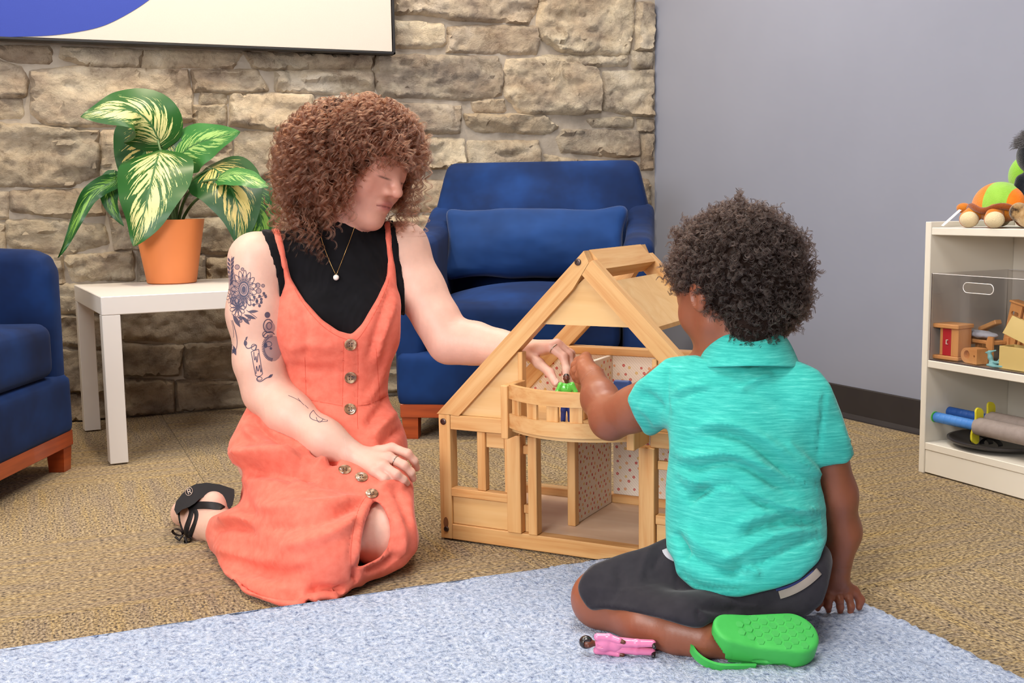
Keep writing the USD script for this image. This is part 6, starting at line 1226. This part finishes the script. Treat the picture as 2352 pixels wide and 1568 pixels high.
# shorts
mat('shorts_black', '#26242a', '#2d2b31', .85, 50, spec=.2, sheen=.15, bump=.2, bscale=700, bdist=.0006)
lo_, hi_ = around([(1310,1230,2.02), (1930,1440,1.8), (1700,1250,2.1)], .1); lo_[2] = .012
f = Field(lo_, hi_, .005); f.ell(Pq(1728,1318,1.885), (.132, .105, .076), CAMA, .04); f.bone(Pq(1585,1428,dz(1585,1428,.07)), Pq(1720,1402,1.842), .042, .048, .03); f.bone(Pq(1735,1398,1.838), Pq(1832,1376,1.846), .050, .050, .03); f.bone(wp(BJ['hipL']), wp(BJ['knL'])+UP*.016, .088, .062, .04); f.bone(wp(BJ['knL']), Pq(1560,1440,dz(1560,1440,.06)), .056, .046, .03); f.bone(Pq(1795,1330,1.87), Pq(1640,1335,2.05), .082, .062, .04); f.bone(Pq(1620,1392,1.865), Pq(1800,1378,1.835), .050, .050, .04); f.ell(Pq(1835,1345,1.855), (.046, .07, .06), CAMA, .04)
shk = [(1326,1345),(1338,1318),(1362,1296),(1420,1276),(1480,1258),(1530,1234),(1560,1230),(1900,1230),(1914,1290),(1902,1340),(1888,1386),(1858,1412),(1790,1426),(1740,1434),(1690,1430),(1635,1428),(1612,1442),(1590,1440),(1540,1425),(1480,1412),(1430,1404),(1385,1398),(1358,1402),(1344,1388),(1332,1368)]
carve(f, shk, True); f.D = ndi.gaussian_filter(f.D, .8); shorts = f.mesh(2)
shorts = sculpt(shorts, [([(1410,1300),(1425,1330),(1410,1370)], 9, -.004), ([(1505,1250),(1480,1290),(1470,1340)], 9, .004), ([(1525,1255),(1500,1310)], 7, -.004), ([(1350,1345),(1440,1355),(1520,1342)], 4, .0015), ([(1600,1390),(1640,1398),(1700,1400)], 9, -.006), ([(1620,1370),(1680,1385),(1760,1385)], 9, .004), ([(1600,1400),(1612,1425)], 7, -.005), ([(1545,1260),(1556,1310),(1550,1370)], 8, -.004), ([(1350,1390),(1400,1390),(1470,1402)], 6, .004)])
fb = meshkit.fbm(shorts.vertices*[16, 16, 14], 3)-.5; shorts.vertices += vnormals(shorts)*(fb*.005)[:, None]
so_ = obj('shorts', shorts, 'shorts_black', boy, True, label='black knee-length shorts'); SSk = Skin(shorts)
mat('waist_grey', '#8a8078', rough=.85); mat('waist_navy', '#20285a', rough=.85); mat('pocket_grey', '#a8a8b0', rough=.8)
for pts, w, mm, nm, lb in (([(1790,1366),(1840,1345),(1880,1312)], .012, 'waist_grey', 'waistband_lining', 'grey waistband lining'), ([(1782,1354),(1838,1334),(1868,1312)], .004, 'waist_navy', 'waistband_stripe', 'navy waistband edge'), ([(1528,1262),(1536,1276),(1552,1284)], .010, 'pocket_grey', 'pocket_lining', 'pale pocket lining')):
    t_ = ribbon(SSk, pts, w, .0012, 4, .0012)
    if t_ is not None: obj(nm, t_, mm, so_, True, label=lb)
# green foam clog, sole turned up
mat('clog_green', '#3fae4c', '#45b652', .55, 40, spec=.35, bump=.12, bscale=260, bdist=.0008); mat('clog_tread', '#3aa649', '#41ae4e', .6, 40)
heel, toe = Pq(1652,1450,dz(1652,1450,.068)), Pq(1862,1450,dz(1862,1450,.062))
ux = toe-heel; LEN = np.linalg.norm(ux); ux /= LEN; un = UP*.80-FW*.56-RT*.06; un -= ux*(un@ux); un /= np.linalg.norm(un); uy = np.cross(un, ux); CL = np.stack([ux, uy, un], 1); cc0 = (heel+toe)/2
LL = LEN/2+.012
def halfw(x): t = (x+LL)/(2*LL); return .028+.010*np.clip((t-.25)/.45, 0, 1)**1.2-.0*t
def sole_sd(q, grow=0.):
    x, y = q[..., 0], q[..., 1]; t = np.clip((x+LL)/(2*LL), 0, 1); a = np.array([-LL+.030, .0]); b = np.array([LL-.040, -.003]); tt = np.clip((x-a[0])/(b[0]-a[0]), 0, 1); cy = a[1]+(b[1]-a[1])*tt; cx = a[0]+(b[0]-a[0])*tt
    return np.hypot(x-cx, y-cy)-(.029+.0105*tt**.8+grow)
f = Field((-.13, -.07, -.055), (.13, .07, .03), .0024); q = f.pts()
d2 = sole_sd(q); zt_ = .004+.006*np.clip((q[..., 0]-.04)/.06, 0, 1)**2*-1+.010*np.clip((-q[..., 0]-.02)/.06, 0, 1); dz_ = np.maximum(q[..., 2]-zt_, -.034-q[..., 2]); w_ = np.stack([d2+.006, dz_+.006], -1); D1 = np.linalg.norm(np.maximum(w_, 0), axis=-1)+np.minimum(w_.max(-1), 0)-.006
up_ = np.stack([sole_sd(q, -.004)+.012, np.maximum(q[..., 2]+.02, -.048-q[..., 2])+.012], -1); D2 = np.linalg.norm(np.maximum(up_, 0), axis=-1)+np.minimum(up_.max(-1), 0)-.012
f.D = np.minimum(D1, D2+0*q[..., 0]).astype(np.float32)
# side openings and the notch at the instep, foot opening at the heel side
for c_, r_c in (((.022, -.045, -.036), (.020, .016, .009)), ((-.012, -.045, -.026), (.018, .016, .004))):
    k0 = np.linalg.norm((q-np.array(c_))/np.array(r_c), axis=-1); f.D = np.maximum(f.D, (1-k0)*min(r_c)).astype(np.float32)
f.D = np.maximum(f.D, .030-np.linalg.norm((q-np.array([-.075, 0, -.035]))*[1, 1, 1], axis=-1)).astype(np.float32)
cl = f.mesh(2); cl.vertices = cl.vertices@CL.T+cc0; clog = thing('clog', 'bright green foam clog with honeycomb sole worn on the kneeling child\'s upturned foot', 'shoe', (0, 0, 0))
obj('shell', cl, 'clog_green', clog, True)
hexm = []
for i in range(-6, 7):
    for j in range(-4, 5):
        x, y = i*.0132, (j+.5*(i % 2))*.0152; s_ = sole_sd(np.array([x, y, 0.]))
        if s_ > -.0095 or x < -.045: continue
        zt1 = .004-.006*np.clip((x-.04)/.06, 0, 1)**2+.010*np.clip((-x-.02)/.06, 0, 1); a = np.arange(6)*np.pi/3; pg = Polygon(np.c_[x+.0074*np.cos(a), y+.0074*np.sin(a)]); pm_ = trimesh.creation.extrude_polygon(pg, .0016, engine='earcut'); pm_.apply_translation((0, 0, zt1-.0006)); v_ = pm_.vertices; tpv = v_[:, 2] > zt1; v_[tpv, 0] = x+(v_[tpv, 0]-x)*.84; v_[tpv, 1] = y+(v_[tpv, 1]-y)*.84; pm_.vertices = v_@CL.T+cc0; hexm.append(pm_)
for hm in hexm: obj('tread_cell', hm, 'clog_tread', clog, False)
an = np.linspace(-1.5, 1.5, 24); arc_ = LineString([(-.062-.048*math.cos(t), .0415*math.sin(t)) for t in an]+[(-.02, .0405)]).buffer(.0022, 4); arc_ = LineString([(-.02, -.041)]+[(-.062-.048*math.cos(t), .0415*math.sin(t)) for t in an]+[(-.02, .041)]).buffer(.0022, 4)
st_ = prism(arc_, -.040, -.026, 'xyz'); st_.vertices = st_.vertices@CL.T+cc0; obj('heel_strap', st_, 'clog_green', clog, 40)
# short tight curls
HB = wp((1700, 618, 1.885)); br = np.random.default_rng(33)
f = Field(HB-.15, HB+.15, .005); f.ell(HB, (.096, .096, .100), None, 0); f.ell(BH+BHR@np.array([0, -.013, .032])*BHS, np.array((.084, .104, .094))*BHS, BHR, .02); f.ell(HB-UP*.045+RT*.022, (.080, .084, .080), None, .03); f.ell(BH+BHR@np.array([0, -.046, -.062]), (.048, .034, .048), BHR, .02); P = f.pts()
f.D = np.maximum(f.D, .062-np.linalg.norm(P-(BH+BHR@np.array([0, .088, -.06])*BHS), axis=-1)).astype(np.float32)
for sgn in (-1, 1): f.D = np.maximum(f.D, .030-np.linalg.norm(P-(BH+BHR@np.array([sgn*.082, .010, -.022])*BHS), axis=-1)).astype(np.float32); f.D = np.maximum(f.D, .034-np.linalg.norm(P-(BH+BHR@np.array([sgn*.070, .058, -.012])*BHS), axis=-1)).astype(np.float32)
hb2 = f.mesh(2); hair2 = obj('hair', hb2, 'hair_base_black', boy, True, label='short dense dark curly hair')
PP, WW, CC = [], [], []; n_ = 0; vv = hb2.vertices; nn = vnormals(hb2); pick = br.permutation(len(vv))
for i in pick:
    if n_ >= 2900: break
    p, n = vv[i], nn[i]; ql = (p-BH)@BHR/BHS
    if ql[2] < -.125 or (ql[1] > .0 and ql[2] < -.004) or (ql[1] > .055 and ql[2] < .035) or (abs(ql[0]) > .05 and -.02 < ql[1] < .055 and ql[2] < .010): continue
    out = (p-HB); out /= np.linalg.norm(out); d = out*.7+n*.3+br.normal(0, .22, 3); d /= np.linalg.norm(d); low = p[2] < HB[2]-.075
    L_ = br.uniform(.012, .027)*(1.5 if meshkit.noise(p*38, 5) > .66 else 1)*(.55 if low else 1); path = np.array([p-n*.006+d*L_*t+br.normal(0, .0022, 3)*t for t in np.linspace(0, 1, 4)]); a, b, c_ = curl(path, br.uniform(.0022, .0042), max(1.2, L_/.010), br.uniform(0, 6.3), br, 18, 5, .0010, .00085); PP += a; WW += b; CC += c_; n_ += 1
add_curls(hair2, 'hair_black', 'tight dark brown coils')

# ------------------------------------------------------------------ little figures
mat('fig_green', '#5fc046', '#64c64b', .28, 40, spec=.6, coat=.4); mat('fig_blue', '#2f3f8a', rough=.35); mat('fig_skin', '#5f3020', rough=.4); mat('fig_hair', '#1d1516', rough=.25, spec=.6, coat=.5); mat('fig_pink', '#e07aa6', '#e683ad', .22, 40, spec=.6, coat=.6); mat('fig_shoe', '#1a181b', rough=.2, coat=.6)
def figure(t, h, shirt_m, pant_m, skin_m, hair_m, shoe_m, spread=1.0, afro=1.0):
    """a moulded toy person standing on the origin, facing -y, of height h"""
    s = h/100.; hh = max(.0011*s*10, .0009)
    F_ = lambda lo, hi: Field(np.array(lo)*s, np.array(hi)*s, hh)
    f = F_((-22, -16, 0), (22, 16, 54))
    for x in (-1, 1): f.chain([np.array([x*5.5, 0, 50])*s, np.array([x*6.5, -1, 26])*s, np.array([x*7.2, 0, 5])*s], np.array([6.8, 5.6, 5.0])*s, 2*s)
    obj('trousers', f.mesh(), pant_m, t, True)
    for x in (-1, 1):
        f = F_((x*8-9, -16, -1), (x*8+9, 12, 9)); f.chain([np.array([x*7.2, 2, 3.4])*s, np.array([x*7.8, -8, 2.8])*s], np.array([3.5, 2.9])*s, 2*s); obj('shoe', f.mesh(), shoe_m, t, True)
    f = F_((-28, -18, 40), (28, 16, 88)); f.ell(np.array([0, 0, 70])*s, np.array([12.5, 7.5, 13])*s, None, 4*s); f.ell(np.array([0, 0, 54])*s, np.array([11, 7.4, 10])*s, None, 4*s)
    for x in (-1, 1): f.chain([np.array([x*11.5, 0, 79])*s, np.array([x*18.5*spread, 0, 64])*s, np.array([x*16.5*spread, -4, 50])*s], np.array([5.4, 4.6, 4.2])*s, 2.5*s)
    q = f.pts()/s; vcut = np.maximum(np.abs(q[..., 0])-(q[..., 2]-70)*.32, 68-q[..., 2]); vcut = np.maximum(vcut, q[..., 1]+4.5); f.D = np.maximum(f.D, -vcut*s).astype(np.float32); f.D = np.maximum(f.D, (q[..., 2]-84)*s).astype(np.float32)
    obj('shirt', f.mesh(), shirt_m, t, True)
    f = F_((-22, -18, 40), (22, 16, 102)); f.ell(np.array([0, -.5, 91.5])*s, np.array([6.0, 6.6, 8.2])*s, None, 2*s); f.bone(np.array([0, .5, 70])*s, np.array([0, 0, 88])*s, 4.2*s, 3.6*s, 2*s); f.ell(np.array([0, -7, 90.5])*s, np.array([1.3, 1.4, 1.8])*s, None, 1.5*s)
    for x in (-1, 1): f.bone(np.array([x*16.5*spread, -4, 50])*s, np.array([x*15.5*spread, -6, 44])*s, 3.3*s, 2.8*s, 1.5*s); f.ell(np.array([x*6, 0, 91])*s, np.array([1.2, 1.8, 2.4])*s, None, 1*s)
    obj('skin', f.mesh(), skin_m, t, True)
    f = F_((-14, -14, 78), (14, 14, 108)); f.ell(np.array([0, 1.6, 94.5])*s, np.array([7.2, 7.2, 7.6])*s*afro, None, 2*s); q = f.pts()/s; f.D = np.maximum(f.D, np.minimum(-(q[..., 1]+3.2), -(q[..., 2]-96.5))*-1*s*-1).astype(np.float32) if False else f.D
    f.D = np.maximum(f.D, np.minimum(-3.4-q[..., 1], 97-q[..., 2])*s).astype(np.float32); obj('hair', f.mesh(), hair_m, t, True)
    return t
fg = FG
fig1 = thing('toy_figure', 'small toy figure in a shiny green jacket and blue trousers standing on the dollhouse balcony', 'toy figure', fg, rz=-22)
figure(fig1, .100, 'fig_green', 'fig_blue', 'fig_skin', 'fig_hair', 'fig_shoe', afro=.92)
pa, pb = onz(1335, 1478, .036), onz(1505, 1490, .030)
fig2 = thing('toy_figure', 'toy figure in a shiny pink suit lying on the rug beside the child\'s shin', 'toy figure', (0, 0, 0))
dl = pb-pa; ln_ = np.linalg.norm(dl); dl /= ln_; fig2_axis = -dl; nz = UP*.55-FW*.8; nz -= dl*(nz@dl); nz /= np.linalg.norm(nz); xx = np.cross(nz*-1, fig2_axis)
M4 = Gf.Matrix4d(1.0)
for i_, vv_ in enumerate((np.cross(-nz, fig2_axis)*1., -nz*-1*-1, fig2_axis)): pass
Xv = np.array([0, 0, 1.])-FW*.35; Xv -= fig2_axis*(Xv@fig2_axis); Xv /= np.linalg.norm(Xv); Yv = np.cross(fig2_axis, Xv)
for i_, vv_ in enumerate((Xv, Yv, fig2_axis)): M4.SetRow(i_, Gf.Vec4d(*map(float, vv_), 0))
M4.SetRow(3, Gf.Vec4d(*map(float, pb+dl*.001+np.array([0, 0, .002])), 1))
UsdGeom.Xformable(fig2.GetPrim()).ClearXformOpOrder(); UsdGeom.Xformable(fig2.GetPrim()).AddTransformOp().Set(M4)
figure(fig2, ln_*1.0, 'fig_pink', 'fig_pink', 'fig_skin', 'fig_hair', 'fig_shoe', spread=.70, afro=1.25)
